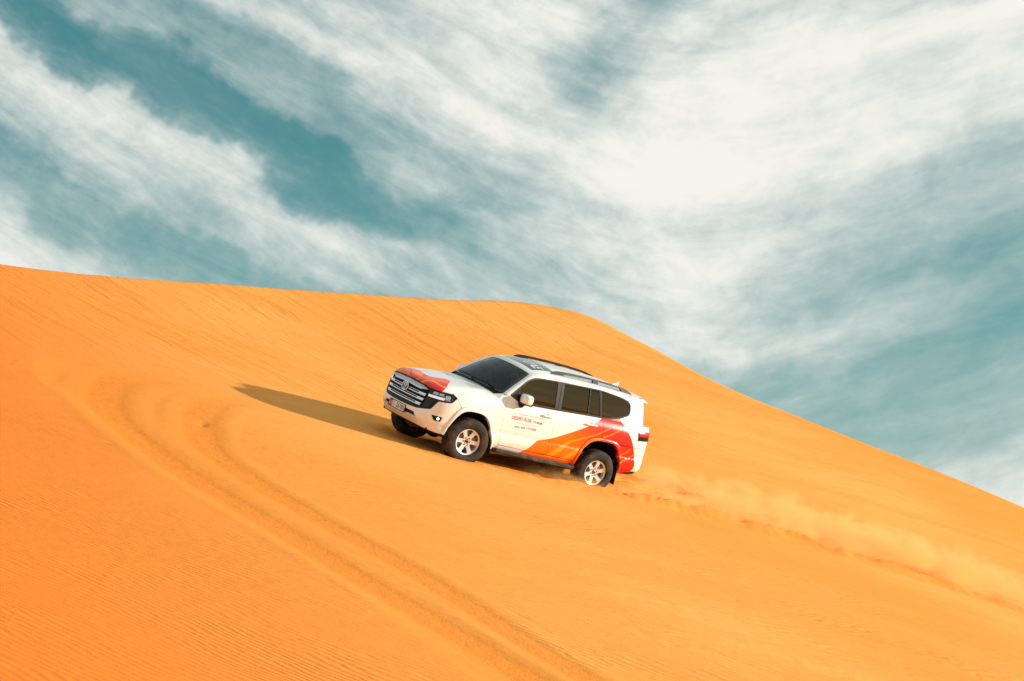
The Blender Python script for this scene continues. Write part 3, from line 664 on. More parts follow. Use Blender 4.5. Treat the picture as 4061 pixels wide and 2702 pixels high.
# windscreen, cowl, wipers
mb = MB(); panel(mb, WSCR, [(.0, .0), (.0, 1), (1, 1), (1, 0)], sc=(.72, 1.4), th=0, off=-.004, shrink=.012); mb.build('windshield', GLASS, suv)
mb = MB(); panel(mb, WSCR, [(.0, .0), (.0, 1), (1, 1), (1, 0)], holes=[fillet([(.05, .035), (.05, .965), (.975, .955), (.975, .045)], .03)], sc=(.72, 1.4), th=.012, off=0, shrink=.002); mb.build('windshield_seal', GLOSS, suv)
bq = np.linspace(0, 1, 50)
cow = [HOOD(np.full(50, .985), bq) - [0, 0, .025], HOOD(np.full(50, 1.0), bq) + np.array([.02, 0, -.03]), WSCR(np.full(50, -.02), bq) + [0, 0, -.025], WSCR(np.full(50, .03), bq) - [0, 0, .004]]
mb = MB(); loft(mb, cow); mb.build('cowl', BLACK, suv)
for b0, b1 in ((.14, .52), (.50, .90)):
    pth = [WSCR(.045 + .02*np.sin(t*3), b0 + (b1 - b0)*t) + np.array([-.008, 0, .016]) for t in np.linspace(0, 1, 10)]
    mb = MB(); tube(mb, pth, .008); tube(mb, [pth[3] + [0, 0, .01], pth[0] + [-.03, .02, -.01]], .009); mb.build('wiper', BLACK, suv)
# roof, sunroof
SR = fillet([(.048, .09), (.048, .91), (.225, .90), (.225, .10)], [.012, .012, .008, .008])
mb = MB(); panel(mb, ROOF, [(0, 0), (0, 1), (1, 1), (1, 0)], holes=[SR], sc=(2.7, 1.28), th=.015, g=.06, shrink=.001); roof = mb.build('roof', WHITE, suv)
mb = MB(); panel(mb, ROOF, SR, sc=(2.7, 1.28), th=.01, shrink=.006, off=-.002); sun_r = mb.build('sunroof', SUNG, suv)
def ROOFT(u, v): return ROOF(v, u)
mb = MB(); put_text(mb, ROOFT, 'UAE', (.42, .085, .13, .155), off=.0015, bold=.02, shear=.15); mb.build('roof_lettering', [LINE], sun_r)
# pillars, cant rails
dloT = [(.585, 1.318), (.602, 1.343), (.72, 1.455), (.842, 1.568), (.935, 1.645), (1.034, 1.697), (1.164, 1.729), (1.40, 1.745), (1.647, 1.758), (2.03, 1.769), (2.40, 1.780), (2.60, 1.783), (2.874, 1.768), (3.108, 1.747), (3.26, 1.722), (3.33, 1.70)]
cd = catmull(dloT, 8); cs = GH.sx(cd[:, 0]); P_o = GH(cs, cd[:, 1])
P_i = np.vstack([_wl[:-1], _rside]); si = arclen(P_i); n = len(P_o)
# pair outer and inner curve by x (the pillar leans, so by arc length over the pillar)
ia = arclen(P_i); ka = ia[len(_wl) - 1]
oa = arclen(P_o); ko = oa[np.argmin(np.abs(P_o[:, 0] - 1.19))]
tt = np.where(oa < ko, oa/ko*ka, ka + (oa - ko)/(oa[-1] - ko)*(np.interp(3.30, P_i[len(_wl):, 0], ia[len(_wl):]) - ka))
P_in = np.stack([np.interp(tt, ia, P_i[:, k]) for k in range(3)], 1)
nrm = np.cross(np.gradient(P_o, axis=0), P_in - P_o); nrm /= np.linalg.norm(nrm, axis=1, keepdims=True); nrm *= np.sign(np.sum(nrm*(P_o - [1.5, 0, 1.2]), 1, keepdims=True))
rows = []
for f in (0, 0, .08, .25, .5, .75, .92, 1., 1.):
    k = 4*f*(1 - f)*.022
    rows.append(P_o*(1 - f) + P_in*f + nrm*k)
rows[0] = rows[1] - nrm*.02; rows[-1] = rows[-2] - nrm*.02
mb = MB(); loft(mb, rows[1:-1]); loft(mb, rows[:2], smooth=False); loft(mb, rows[-2:], smooth=False)
both(mb, 'roof_pillar', [WHITE])
# door corner in front of the side glass
mb = MB(); panel(mb, GH, np.array([(GH.sx(x), z) for x, z in [(.46, 1.22), (.50, 1.275), (.583, 1.325), (.60, 1.340), (.665, 1.312), (.80, 1.262), (.80, 1.22)]]), off=.004, th=.01); both(mb, 'door_corner', [WHITE])
# side glazing
def GS(L): L = np.asarray(L, float); return np.stack([GH.sx(L[:, 0]), L[:, 1]], 1)
belt = lambda x: np.interp(x, [.60, .665, .80, 1.15, 1.64, 2.1, 2.64, 2.74, 2.9, 3.1, 3.33], [1.343, 1.313, 1.265, 1.270, 1.290, 1.312, 1.331, 1.333, 1.350, 1.393, 1.474])
xb = np.r_[np.linspace(.80, 2.74, 20), np.linspace(2.8, 3.28, 6)]
dlo = np.vstack([cd[2:], [(3.352, 1.66), (3.356, 1.56), (3.338, 1.49), (3.31, 1.462)], np.stack([xb, belt(xb)], 1)[::-1], [(.665, 1.313)]])
g_f = fillet([(.80, 1.283), (1.60, 1.305), (1.607, 1.740), (1.40, 1.728), (1.19, 1.712), (1.06, 1.68), (.95, 1.625), (.80, 1.495)], [.01, .01, .02, 0, .05, .03, .03, 0])
g_s = fillet([(.645, 1.335), (.785, 1.283), (.785, 1.48)], .008)
g_r = fillet([(1.735, 1.310), (2.335, 1.337), (2.34, 1.761), (2.03, 1.752), (1.757, 1.741)], .015)
g_v = fillet([(2.368, 1.339), (2.62, 1.348), (2.55, 1.764), (2.372, 1.762)], .012)
g_q = fillet([(2.672, 1.350), (2.74, 1.351), (2.9, 1.368), (3.1, 1.412), (3.29, 1.478), (3.330, 1.55), (3.325, 1.655), (3.25, 1.703), (3.10, 1.731), (2.87, 1.752), (2.605, 1.767)], [.012, 0, .03, .03, .03, .03, .03, .03, .03, .03, .012])
GL = [g_f, g_s, g_r, g_v, g_q]
mb = MB(); panel(mb, GH, GS(dlo), holes=[GS(q) for q in GL], th=.02, off=.002); fr_ = both(mb, 'window_frame', [BPIL])
for q, nm in ((g_f, 'side_window'), (g_s, 'sail_panel'), (g_r, 'side_window'), (g_v, 'side_window'), (g_q, 'quarter_window')):
    mb = MB(); panel(mb, GH, GS(q), th=0, off=-.006, g=.08); both(mb, nm, [TINT if nm != 'sail_panel' else GLOSS])
for pts in ([(1.668, 1.31), (1.698, 1.75)], [(2.352, 1.345), (2.354, 1.76)], [(2.645, 1.35), (2.575, 1.765)]):
    for dx, w_ in (((-.002, .0025),) if pts[0][0] < 2 else ((-.012, .004), (.012, .003))):
        mb = MB(); P = [GH(GH.sx(x + dx), z) + np.array([0, -.004, 0]) for x, z in zip(np.linspace(pts[0][0], pts[1][0], 8), np.linspace(pts[0][1], pts[1][1], 8))]
        tube(mb, P, w_ if pts[0][0] > 2 else .003, 6); both(mb, 'window_trim', [DARK if pts[0][0] < 2 else BPIL])
mb = MB(); P = [GH(GH.sx(x), belt(x) - .006) + np.array([0, -.008, 0]) for x in np.linspace(.81, 2.74, 40)]; tube(mb, P, .010, 6, flat=1.0); both(mb, 'belt_moulding', [BPIL])
# rear body above the belt
e2 = GH.s[-1]
mb = MB(); rq = np.vstack([GS([(3.31, 1.705), (3.345, 1.66), (3.352, 1.56), (3.334, 1.49), (3.30, 1.46), (3.1, 1.386), (2.9, 1.340), (2.74, 1.325), (2.66, 1.318), (2.66, 1.28), (3.2, 1.29)]), [(GH.sx(3.80), 1.29), (GH.sx(3.80), 1.5), (GH.sx(3.80), 1.79)], GS([(3.5, 1.79), (3.34, 1.80), (3.25, 1.76)])])
panel(mb, GH, rq, off=.003, th=.012, prints=[(GS([(2.655, 1.25), (2.67, 1.33), (2.70, 1.42), (3.07, 1.42), (3.114, 1.376), (3.183, 1.30), (3.22, 1.25)]), 1)])
both(mb, 'rear_pillar', [WHITE, ORANGE])
mb = MB(); panel(mb, GH, [(GH.sx(3.81), 1.27), (2*e2 - GH.sx(3.81), 1.27), (2*e2 - GH.sx(3.81), 1.80), (GH.sx(3.81), 1.80)], holes=[fillet([(GH.sx(3.84), 1.38), (2*e2 - GH.sx(3.84), 1.38), (2*e2 - GH.sx(3.84), 1.74), (GH.sx(3.84), 1.74)], .04)], th=.02)
panel(mb, LOW, [(LOW.sx(3.94), .965), (2*eR - LOW.sx(3.94), .965), (2*eR - LOW.sx(3.94), 1.33), (LOW.sx(3.94), 1.33)], th=.02)
mb.build('tailgate', WHITE, suv)
mb = MB(); panel(mb, GH, [(GH.sx(3.83), 1.36), (2*e2 - GH.sx(3.83), 1.36), (2*e2 - GH.sx(3.83), 1.76), (GH.sx(3.83), 1.76)], off=-.008, th=0); mb.build('rear_window', TINT, suv)
mb = MB(); rows = []
for t, zt, zb in ((3.54, 1.812, 1.78), (3.66, 1.816, 1.775), (3.78, 1.814, 1.775), (3.855, 1.806, 1.780), (3.875, 1.797, 1.788)):
    yy = np.linspace(-1, 1, 31); hw = .60 - .03*(t - 3.54)/.38; dx = -.06*np.abs(yy)**3
    rows.append(np.vstack([np.stack([t + dx, yy*hw, zt - .045*np.abs(yy)**2.5], 1), np.stack([t + dx, yy*hw, zb - .045*np.abs(yy)**2.5], 1)[::-1]]))
loft(mb, rows, closed=True, flip=True); mb.add(rows[-1], [list(range(62))]); mb.build('spoiler', WHITE, suv)
# tail lamps
mb = MB(); tl = np.array([(LOW.sx(3.56), 1.252), (LOW.sx(3.62), 1.262), (LOW.sx(3.965), 1.275), (LOW.sx(3.965), 1.185), (LOW.sx(3.572), 1.166)]); panel(mb, LOW, fillet(tl, .012), off=.022, th=.03)
both(mb, 'tail_light', [REDL])
mb = MB(); tl = np.array([(LOW.sx(3.572), 1.163), (LOW.sx(3.965), 1.182), (LOW.sx(3.965), 1.12), (LOW.sx(3.575), 1.095)]); panel(mb, LOW, tl, off=.012, th=.02); both(mb, 'tail_light_base', [GLOSS])
# fuel flap line, handles, crease
fl = fillet([(2.885, 1.255), (3.155, 1.262), (3.178, 1.150), (2.912, 1.135)], .025); mb = MB()
panel(mb, LOW, S(fl), holes=[S(offset_loop(fl, .004))], off=.0008, th=0, mat=0, d=.02); mb.build('fuel_flap_seam', DARK, suv)
for x0, x1, z0, z1 in ((1.315, 1.57, 1.150, 1.154), (2.28, 2.555, 1.178, 1.192)):
    mb = MB(); t = np.linspace(0, 1, 16); xs = x0 + (x1 - x0)*t; zs = z0 + (z1 - z0)*t
    P = LOW(LOW.sx(xs), zs); h = .034*np.clip(np.sin(np.pi*t)*4, .0, 1)**.5; P[:, 1] -= h
    tube(mb, P, .006 + .010*np.sin(np.pi*t)**.4, 10, flat=1.15)
    ha, hb = both(mb, 'door_handle', [WHITE])
for c_ in CUPS: both(cup(c_), 'handle_recess', PM)
# mirrors
def mirror():
    mb = MB(); c = np.array(MIRC)
    def sh(p):
        q = p.copy(); k = 1 - .30*np.clip((q[:, 0] + .1)/.2, 0, 1); q[:, 2] *= np.where(q[:, 2] > 0, 1 - .35*np.clip((q[:, 1] + .12)/.24, 0, 1)*0 + 0, 1)
        q[:, 0] += .10*np.clip(q[:, 1], -.2, .2) ; return q
    sellip(mb, c, (.10, .135, .088), (.55, .75), (32, 18), 0, sh); cap = both(mb, 'side_mirror', [WHITE])
    mb = MB(); box(mb, c + [-.085, -.10, -.098], c + [.085, .13, -.062], 0, .015); 
    d0 = LOW(LOW.sx(.86), 1.235) 
    tube(mb, [d0 + [-.02, .03, -.02], d0 + [-.03, -.05, .0], c + [-.01, .06, -.09]], [.05, .045, .05], 10, flat=1.1)
    for o, m_ in zip(cap, (mb, mb.mirrored())): m_.build('mirror_foot', BLACK, o)
    mb = MB(); box(mb, c + [-.093, -.10, .004], c + [-.060, .02, .016], 0, .004)
    for o, m_ in zip(cap, (mb, mb.mirrored())): m_.build('indicator', LAMPSIL, o)
    mb = MB(); box(mb, c + [.070, -.115, -.065], c + [.106, .115, .065], 0, .01)
    for o, m_ in zip(cap, (mb, mb.mirrored())): m_.build('mirror_glass', GLOSS, o)
MIRC = (.865, -.995, 1.352)
mirror()
# roof rails
def rail_base(x):
    P = np.stack([np.interp(x, _rside[:, 0], _rside[:, k]) for k in range(3)], -1); P[..., 1] += .055; P[..., 2] += .010; return P
def RAIL(x, h): P = rail_base(np.asarray(x, float)); P[..., 2] += h; P[..., 1] += .25*np.asarray(h); return P
prof_o = catmull([(1.47, -.01), (1.55, .045), (1.66, .066), (2.0, .074), (2.6, .076), (3.05, .070), (3.25, .052), (3.38, .02), (3.42, -.01)], 5)
hol = [fillet([(1.76, .006), (1.80, .038), (2.44, .046), (2.44, .006)], .01), fillet([(2.56, .006), (2.56, .046), (3.10, .040), (3.14, .006)], .01)]
mb = MB(); panel(mb, RAIL, prof_o, holes=hol, off=.018, th=.036, back=True, g=.06); both(mb, 'roof_rail', [BLACK])
# aerial fin
mb = MB(); rows = []
P0 = ROOF(.90, .5)
for t in np.linspace(0, 1, 9):
    h = .085*t**1.3; w = .028*(1 - t*.85); x = P0[0] - .12 + .20*t
    rows.append([(x, -w, P0[2] - .01), (x, -w*.5, P0[2] + h*.7), (x, 0, P0[2] + h), (x, w*.5, P0[2] + h*.7), (x, w, P0[2] - .01)])
loft(mb, rows); mb.add(rows[-1], [[0, 1, 2, 3, 4]]); mb.build('aerial_fin', WHITE, suv)
# mud flaps
mb = MB(); box(mb, (3.27, -.965, .235), (3.285, -.70, .64), 0, .004, lambda V: V + np.stack([.10*(.6 - V[:, 2]), 0*V[:, 0], 0*V[:, 0]], 1)); both(mb, 'mud_flap', [BLACK])
mb = MB(); box(mb, (.40, -.955, .285), (.412, -.72, .56), 0, .004, lambda V: V + np.stack([.35*(.56 - V[:, 2]), 0*V[:, 0], 0*V[:, 0]], 1)); both(mb, 'mud_flap', [BLACK])
# wheels
def wheel_parts():
    R_, r_ = .400, .236
    t = MB()
    pr = [(.225, -.105), (.240, -.112), (.247, -.124), (.262, -.130), (.272, -.1275), (.285, -.1335), (.315, -.1345), (.33, -.1305), (.345, -.1315), (.368, -.125), (.386, -.113), (.394, -.103), (.3975, -.098),
          (.399, -.075), (.399, -.062), (.390, -.060), (.390, -.052), (.400, -.050), (.4005, -.012), (.391, -.010), (.391, .010), (.4005, .012), (.400, .050), (.390, .052), (.390, .060), (.399, .062), (.399, .075), (.3975, .098), (.394, .103), (.386, .113), (.368, .125), (.33, .131), (.29, .1335), (.25, .125), (.225, .105)]
    def rm(i, k):
        r, y = pr[i]
        if r > .384:
            ay = abs(y)
            sl = (k % 4 == 0) if ay > .06 else ((k + 2) % 4 == 0 if ay > .03 else k % 6 == 0)
            return np.where(sl, -.007, 0.)
        return 0*k
    lathe_y(t, pr, 168, 0, rm)
    rim = MB()
    def FACE(u, v):
        r = np.hypot(u, v); y = np.interp(r, [0, .04, .08, .14, .19, .215, .236], [-.060, -.062, -.066, -.078, -.086, -.092, -.106])
        return np.stack([u, y + .0*v, v], -1) if np.ndim(u) else np.array([u, y, v])
    holes = []
    for k in range(6):
        c = k*np.pi/3 + np.pi/6 + .12
        pts = []
        for r, a in ((.088, -.16), (.195, -.335), (.203, -.20), (.207, 0), (.203, .20), (.195, .335), (.088, .16)): pts.append((r*np.cos(c + a), r*np.sin(c + a)))
        holes.append(fillet(pts, [.008, .02, 0, 0, 0, .02, .008], 4))
    a = np.linspace(0, 2*np.pi, 72, endpoint=False)
    panel(rim, FACE, np.stack([.236*np.cos(a), .236*np.sin(a)], 1), holes=holes, th=.030, g=.03, d=.018, ref=np.array([0, 1., 0]))
    lathe_y(rim, [(.236, -.107), (.241, -.112), (.243, -.106), (.236, -.100)], 72)
    lathe_y(rim, [(.236, -.10), (.218, -.085), (.208, -.02), (.210, .10)], 72)
    disc = MB(); lathe_y(disc, [(.02, -.03), (.165, -.03), (.165, .0), (.02, .0)], 48); sellip(disc, (.12, -.02, .06), (.06, .045, .06), (.6, .6)); lathe_y(disc, [(.0, .045), (.21, .05)], 40, 0)
    cap = MB(); lathe_y(cap, [(.0, -.0735), (.030, -.0725), (.036, -.068), (.038, -.06)], 28)
    capr = MB(); lathe_y(capr, [(.022, -.0745), (.025, -.0765), (.028, -.0745)], 28)
    nuts = []
    for k in range(6):
        c = k*np.pi/3 + .12; n = MB(); q = np.array([.066*np.cos(c), 0, .066*np.sin(c)])
        for pr_, m in (([(.0, -.080), (.0085, -.080), (.010, -.074), (.010, -.058)], 0), ([(.010, -.0672), (.0145, -.0672), (.0145, -.060)], 1)):
            z = MB(); lathe_y(z, pr_, 10); n.add(np.array(z.v) + q, z.f, m, None)
        nuts.append(n)
    return t, rim, disc, cap, capr, nuts
WP = wheel_parts()
protow = None
def wheel(loc, rz, flip, spin):
    global protow
    M = Matrix.Translation(loc) @ Matrix.Rotation(rz, 4, 'Z') @ (Matrix.Rotation(math.pi, 4, 'Z') if flip else Matrix()) @ Matrix.Rotation(spin, 4, 'Y')
    if protow is None:
        t = WP[0].build('wheel', [RUBBER], suv, True); 
        ch = [WP[1].build('rim', [SILVER], t), WP[2].build('brake_disc', [STEEL], t), WP[3].build('hub_cap', [GLOSS], t, True), WP[4].build('hub_ring', [CHROME], t, True)] + [n.build('lug_nut', [CHROME, DARK], t, True) for n in WP[5]]
        protow = (t, ch); t.matrix_local = M; return t
    t = protow[0].copy(); COL.objects.link(t); t.parent = suv; t.matrix_local = M
    for c in protow[1]:
        d = c.copy(); COL.objects.link(d); d.parent = t
    return t
wheel((0, -.832, .407), math.radians(-6), False, .1); wheel((0, .832, .40), math.radians(-6), True, .4)
wheel((2.85, -.832, .366), 0, False, -.25); wheel((2.85, .832, .36), 0, True, .7)
# cabin
mb = MB(); box(mb, (.5, -.74, .98), (.92, .74, 1.22), 0, .05); mb.build('dashboard', CABIN, suv)
mb = MB(); a = np.linspace(0, 2*np.pi, 29); tube(mb, np.stack([1.0 + .05*np.sin(a), -.36 + .18*np.cos(a), 1.17 + .165*np.sin(a)], 1), .015, 8, caps=False); tube(mb, [(.85, -.36, 1.12), (1.0, -.36, 1.17)], .03); tube(mb, [(1.0, -.53, 1.17), (1.0, -.19, 1.17)], .015); mb.build('steering_wheel', CABIN, suv)
for x in (1.35, 2.25):
    for y in (-.37, .37):
        mb = MB(); box(mb, (x - .25, y - .25, .80), (x + .25, y + .25, .98), 0, .05); box(mb, (x + .18, y - .25, .9), (x + .32, y + .25, 1.48), 0, .05, lambda V: V + np.stack([.22*(V[:, 2] - .9), 0*V[:, 0], 0*V[:, 0]], 1)); box(mb, (x + .33, y - .13, 1.50), (x + .43, y + .13, 1.68), 0, .04); mb.build('seat', SEAT, suv)
mb = MB(); box(mb, (.4, -.84, .60), (3.7, .84, .66)); mb.build('cabin_floor', CABIN, suv)
mb = MB(); panel(mb, ROOF, [(.02, .02), (.02, .98), (.98, .98), (.98, .02)], sc=(2.7, 1.28), th=0, off=-.04, g=.15, d=.1); mb.build('headlining', CABIN, suv)
# lettering on the door
def FL(x, z): return LOW(LOW.sx(x), z)
ar = ''.join(['\ufea9', ' ', '\ufee1', ' ', '\ufea9', ' ', '\ufe94', '\ufea3', '\ufe8e', '\ufef4', '\ufeb4', '\ufee0', '\ufedf', ' ', '\u0621', '\ufe8d', '\ufeae', '\ufea4', '\ufebc', '\ufedf', '\ufe8d', ' ', '\ufe93', '\ufea9', '\ufead', '\ufeed'])
for body, bx2, sh_, bo, sp_, ti, mt in (('DESERT ROSE', (.700, .966, 1.140, 1.026), .22, .02, 1., .025, INKRED), ('TOURISM', (1.152, .978, 1.368, 1.020), .22, .015, 1., .01, INK), ('Discover The Secrets', (.828, .912, 1.228, .930), 0., 0., 1.3, .03, INKBR), ('mob: 050 1777458', (.810, .834, 1.272, .871), 0., .012, 1., .042, INK), (ar, (.697, 1.046, 1.355, 1.090), 0., .006, 1., .03, INKBR)):
    mb = MB(); put_text(mb, FL, body, bx2, shear=sh_, bold=bo, spacing=sp_, tilt=ti); mb.build('door_lettering', [mt], fd[0])
# ------------------------------------------------------------------ the dune
def relu(x): return np.maximum(0, x)
def G0(X, Y): return -.3032*X + .1406*Y - 4.275 + .0040*relu(np.minimum(Y, 68) - 44)**2 - .005*relu(X - 1.5)**2
CREST = catmull([(-60, -40), (-32, 8), (-20, 30), (-14, 42.1), (-10.97, 48.31), (-8.9, 52.56), (-6.93, 56.37), (-3.87, 61.13), (-1.59, 64.08), (-.11, 65.98), (1.05, 66.9), (2.09, 67.27), (2.84, 66.59), (3.69, 65.82), (4.96, 64.37), (6.35, 63.51), (8.12, 63.13), (9.89, 62.9), (14.15, 62.9), (22, 62), (45, 50)], 12)
def dist_poly(X, Y, L, lim=None):
    """distance to a polyline, signed side (+ left of travel) and parameter along it"""
    best = np.full(X.shape, 1e9); side = np.zeros(X.shape); par = np.zeros(X.shape); acc = 0.
    for a, b in zip(L[:-1], L[1:]):
        d = b - a; l = np.hypot(*d); t = np.clip(((X - a[0])*d[0] + (Y - a[1])*d[1])/(l*l), 0, 1)
        ex = X - a[0] - t*d[0]; ey = Y - a[1] - t*d[1]; q = np.hypot(ex, ey); k = q < best
        best = np.where(k, q, best); side = np.where(k, np.sign(d[0]*ey - d[1]*ex), side); par = np.where(k, acc + t*l, par); acc += l
    return best, side, par
def vnoise(X, Y, seed=0):
    """value noise"""
    rs = np.random.RandomState(seed); tab = rs.rand(256, 256)
    xi = np.floor(X).astype(int); yi = np.floor(Y).astype(int); fx = X - xi; fy = Y - yi; fx = fx*fx*(3 - 2*fx); fy = fy*fy*(3 - 2*fy)
    g = lambda i, j: tab[i & 255, j & 255]
    return (g(xi, yi)*(1-fx) + g(xi+1, yi)*fx)*(1-fy) + (g(xi, yi+1)*(1-fx) + g(xi+1, yi+1)*fx)*fy
def fbm(X, Y, o=4, seed=0):
    s = 0; a = .5
    for k in range(o): s = s + a*vnoise(X*2**k, Y*2**k, seed + k); a *= .5
    return s
BAND1 = catmull([(-5.2, 38.5), (-6.07, 35.42), (-6.02, 33.59), (-5.79, 31.99), (-5.38, 30.57), (-4.71, 29.02), (-3.89, 27.54), (-2.88, 26.05), (-1.75, 24.25), (-.78, 22.92), (.21, 21.45), (2.0, 18.5)], 8)
BAND2 = catmull([(-3.4, 38.6), (-4.61, 36.55), (-4.69, 34.55), (-4.58, 33.03), (-4.17, 30.73), (-3.43, 29.02), (-2.4, 27.38), (-1.38, 25.95), (-.6, 24.69), (.10, 23.42), (.79, 22.32), (2.6, 19.4)], 8)
EDGE0 = catmull([(-7.0, 36.0), (-7.23, 34.12), (-7.09, 33.05), (-6.77, 32.12), (-6.31, 31.1), (-5.59, 29.82), (-4.4, 27.08), (-3.3, 25.45), (-2.17, 23.85), (-1.17, 22.12), (-.35, 20.61), (1.2, 18)], 8)
_trn = car2w([[-.05, -.832, 0], [1.4, -.832, 0], [2.85, -.832, 0], [4.5, -.86, 0], [7, -1.15, 0], [10, -1.75, 0], [13, -2.5, 0], [17, -3.6, 0]])[:, :2]
_trf = car2w([[-.05, .832, 0], [1.4, .832, 0], [2.85, .832, 0], [4.5, .80, 0], [7, .55, 0], [10, 0., 0], [13, -.7, 0], [17, -1.8, 0]])[:, :2]
TRN = catmull(_trn, 8); TRF = catmull(_trf, 8)
def band(X, Y, L, rad, fn):
    """height fn(distance, signed distance, run) added within rad of a line"""
    out = np.zeros(X.shape); lo = L.min(0) - rad; hi = L.max(0) + rad
    k = (X > lo[0]) & (X < hi[0]) & (Y > lo[1]) & (Y < hi[1])
    if k.any():
        d, sd, par = dist_poly(X[k], Y[k], L); out[k] = fn(d, d*np.where(sd == 0, 1, sd), par, X[k], Y[k])*(d < rad)
    return out
def ground(X, Y):
    Z = G0(X, Y)
    Z = Z + .10*(fbm(X*.11 + 3, Y*.07 + 1, 2, 5) - .4) * np.clip((Y - 12)/10, 0, 1)
    k = (Y > 0) & (np.hypot(X, Y) < 400)
    d, sd, par = dist_poly(X[k], Y[k], CREST)
    beyond = np.where(sd > 0, d, 0.)
    sharp = np.clip((2.5 - X[k])/4, 0, 1)          # knife edge on the left, rounded shoulder on the right
    add = -np.where(beyond > 0, np.minimum(.5*beyond**2/(2.5 - 2.2*sharp), .62*beyond), 0)
    near = np.where(sd <= 0, d, 0.); m = (X[k] < 3) & (near < 9)
    add = add + np.where(m, (.022*(fbm(par*2.2, near*.25, 3, 11) - .45))*np.exp(-near/2.5), 0)
    Z[k] += add
    Z[~k] -= 40*np.clip((np.hypot(X, Y)[~k] - 60)/100, 0, 10)
    # old wheel tracks
    for L, dep, wd in ((BAND1, .015, .30), (BAND2, .013, .26)):
        def fn(d, e, par, x, y):
            f = np.clip((par - 1.2)/4.5, 0, 1)*(.7 + .6*fbm(par*.9, d*2, 2, 3))
            return f*(-dep*np.exp(-(d/wd)**6) + .010*np.exp(-((d - wd*1.75)/(wd*.5))**2) + .010*np.exp(-(d/(wd*1.2))**4)*(fbm(x*7, y*7, 4, 8) - .45))
        Z = Z + band(X, Y, L, 1.6, fn)
    Z = Z + band(X, Y, EDGE0, 5., lambda d, e, par, x, y: np.clip((par - .3)/1.4, 0, 1)*np.clip((5 - d)/1, 0, 1)*.040*np.where(e > 0, np.exp(-(d/.30)**2), np.exp(-(d/1.7)**2))*(.8 + .5*fbm(par*.8, 0*par, 2, 4)))
    Z = Z - .03*np.exp(-(((X + 4.50)/.07)**2 + ((Y - 32.9)/.28)**2))
    # fresh furrows behind the wheels
    for L, sdn in ((TRN, 21), (TRF, 31)):
        def fn(d, e, par, x, y):
            on = np.clip(par/.3, 0, 1); dd = np.abs(e + .10*(fbm(par*1.1, 0*par, 2, sdn) - .45))
            lump = fbm(par*2.6, e*5, 4, sdn); fine = fbm(par*9, e*14, 2, sdn + 5) - .4
            grow = np.clip(par/3.2, .3, 1)*np.clip((26 - par)/12, 0, 1)*(1 + .7*np.exp(-((par - 5.5)/3)**2)); comb = fbm(par*16, e*2.5, 2, sdn + 9) - .4
            return on*grow*(-.10*np.exp(-(dd/.17)**4) + (.075 + .12*(lump - .45))*np.exp(-((dd - .38)/.16)**2) + (.05*(lump - .45) + .026*fine + .012*comb)*np.exp(-(dd/.65)**4))
        Z = Z + band(X, Y, L, 1.2, fn)
    for w in car2w([[-.02, -.84, 0], [2.83, -.84, 0], [0, .83, 0], [2.85, .83, 0]]):      # sand pushed up round the tyres
        k = np.hypot(X - w[0], Y - w[1]) < 1.2
        if k.any():
            x, y = X[k] - w[0], Y[k] - w[1]; rr = np.hypot(x, y); Z[k] += (.35 if w[1] < 41 and w[2] < 1.7 else 1.)*(.03 + .09*relu(fbm(X[k]*7, Y[k]*7, 3, 17) - .35))*np.exp(-((rr - .42)/.16)**2)
    fl = -2.35 + .12*(fbm(X*.02, Y*.02, 2, 2) - .4); k = 5.0
    return np.log(np.exp(np.clip(k*(Z - fl), -60, 60)) + 1)/k + fl
def build_dune():
    tin = np.linspace(-.262, .262, 940); tl = -.262 - np.geomspace(.003, math.pi - .262, 40); tr = .262 + np.geomspace(.003, math.pi - .262, 40)
    th = np.concatenate([tl[::-1], tin, tr])
    r = np.concatenate([np.geomspace(.6, 13.8, 24), np.geomspace(14, 47, 760), np.geomspace(47.1, 78, 260), np.geomspace(79, 140, 40), np.geomspace(150, 9000, 34)])
    Tg, Rg = np.meshgrid(th, r, indexing='ij'); X = Rg*np.sin(Tg); Y = Rg*np.cos(Tg); Z = np.empty_like(X)
    for i in range(0, len(th), 60): Z[i:i+60] = ground(X[i:i+60], Y[i:i+60])
    dis = np.zeros_like(X)
    for L, w in ((BAND1, .42), (BAND2, .36), (TRN, .7), (TRF, .7)):
        dis = np.maximum(dis, band(X, Y, L, 1.6, lambda d, e, par, x, y: np.exp(-(d/w)**4)*np.clip((par - .8)/3, 0, 1) if w < .5 else np.exp(-(d/w)**4)))
    n, m = X.shape; V = np.stack([X, Y, Z], -1).reshape(-1, 3)
    i, j = np.meshgrid(np.arange(n - 1), np.arange(m - 1), indexing='ij'); a = (i*m + j).ravel()
    Q = np.stack([a, a + 1, a + m + 1, a + m], 1)[:, ::-1]
    me = bpy.data.meshes.new('dune'); me.vertices.add(len(V)); me.vertices.foreach_set('co', V.ravel()); me.loops.add(Q.size); me.loops.foreach_set('vertex_index', Q.ravel().astype(np.int32))
    me.polygons.add(len(Q)); me.polygons.foreach_set('loop_start', np.arange(0, Q.size, 4, dtype=np.int32)); me.polygons.foreach_set('loop_total', np.full(len(Q), 4, np.int32)); me.polygons.foreach_set('use_smooth', np.ones(len(Q), bool))
    me.update(); at = me.attributes.new('disturbed', 'FLOAT', 'POINT'); at.data.foreach_set('value', dis.ravel().astype(np.float32))
    if me.polygons[10].normal.z < 0: me.flip_normals()
    o = bpy.data.objects.new('dune', me); COL.objects.link(o); o['kind'] = 'structure'; o['label'] = 'orange rippled sand dune filling the lower half'
    return o
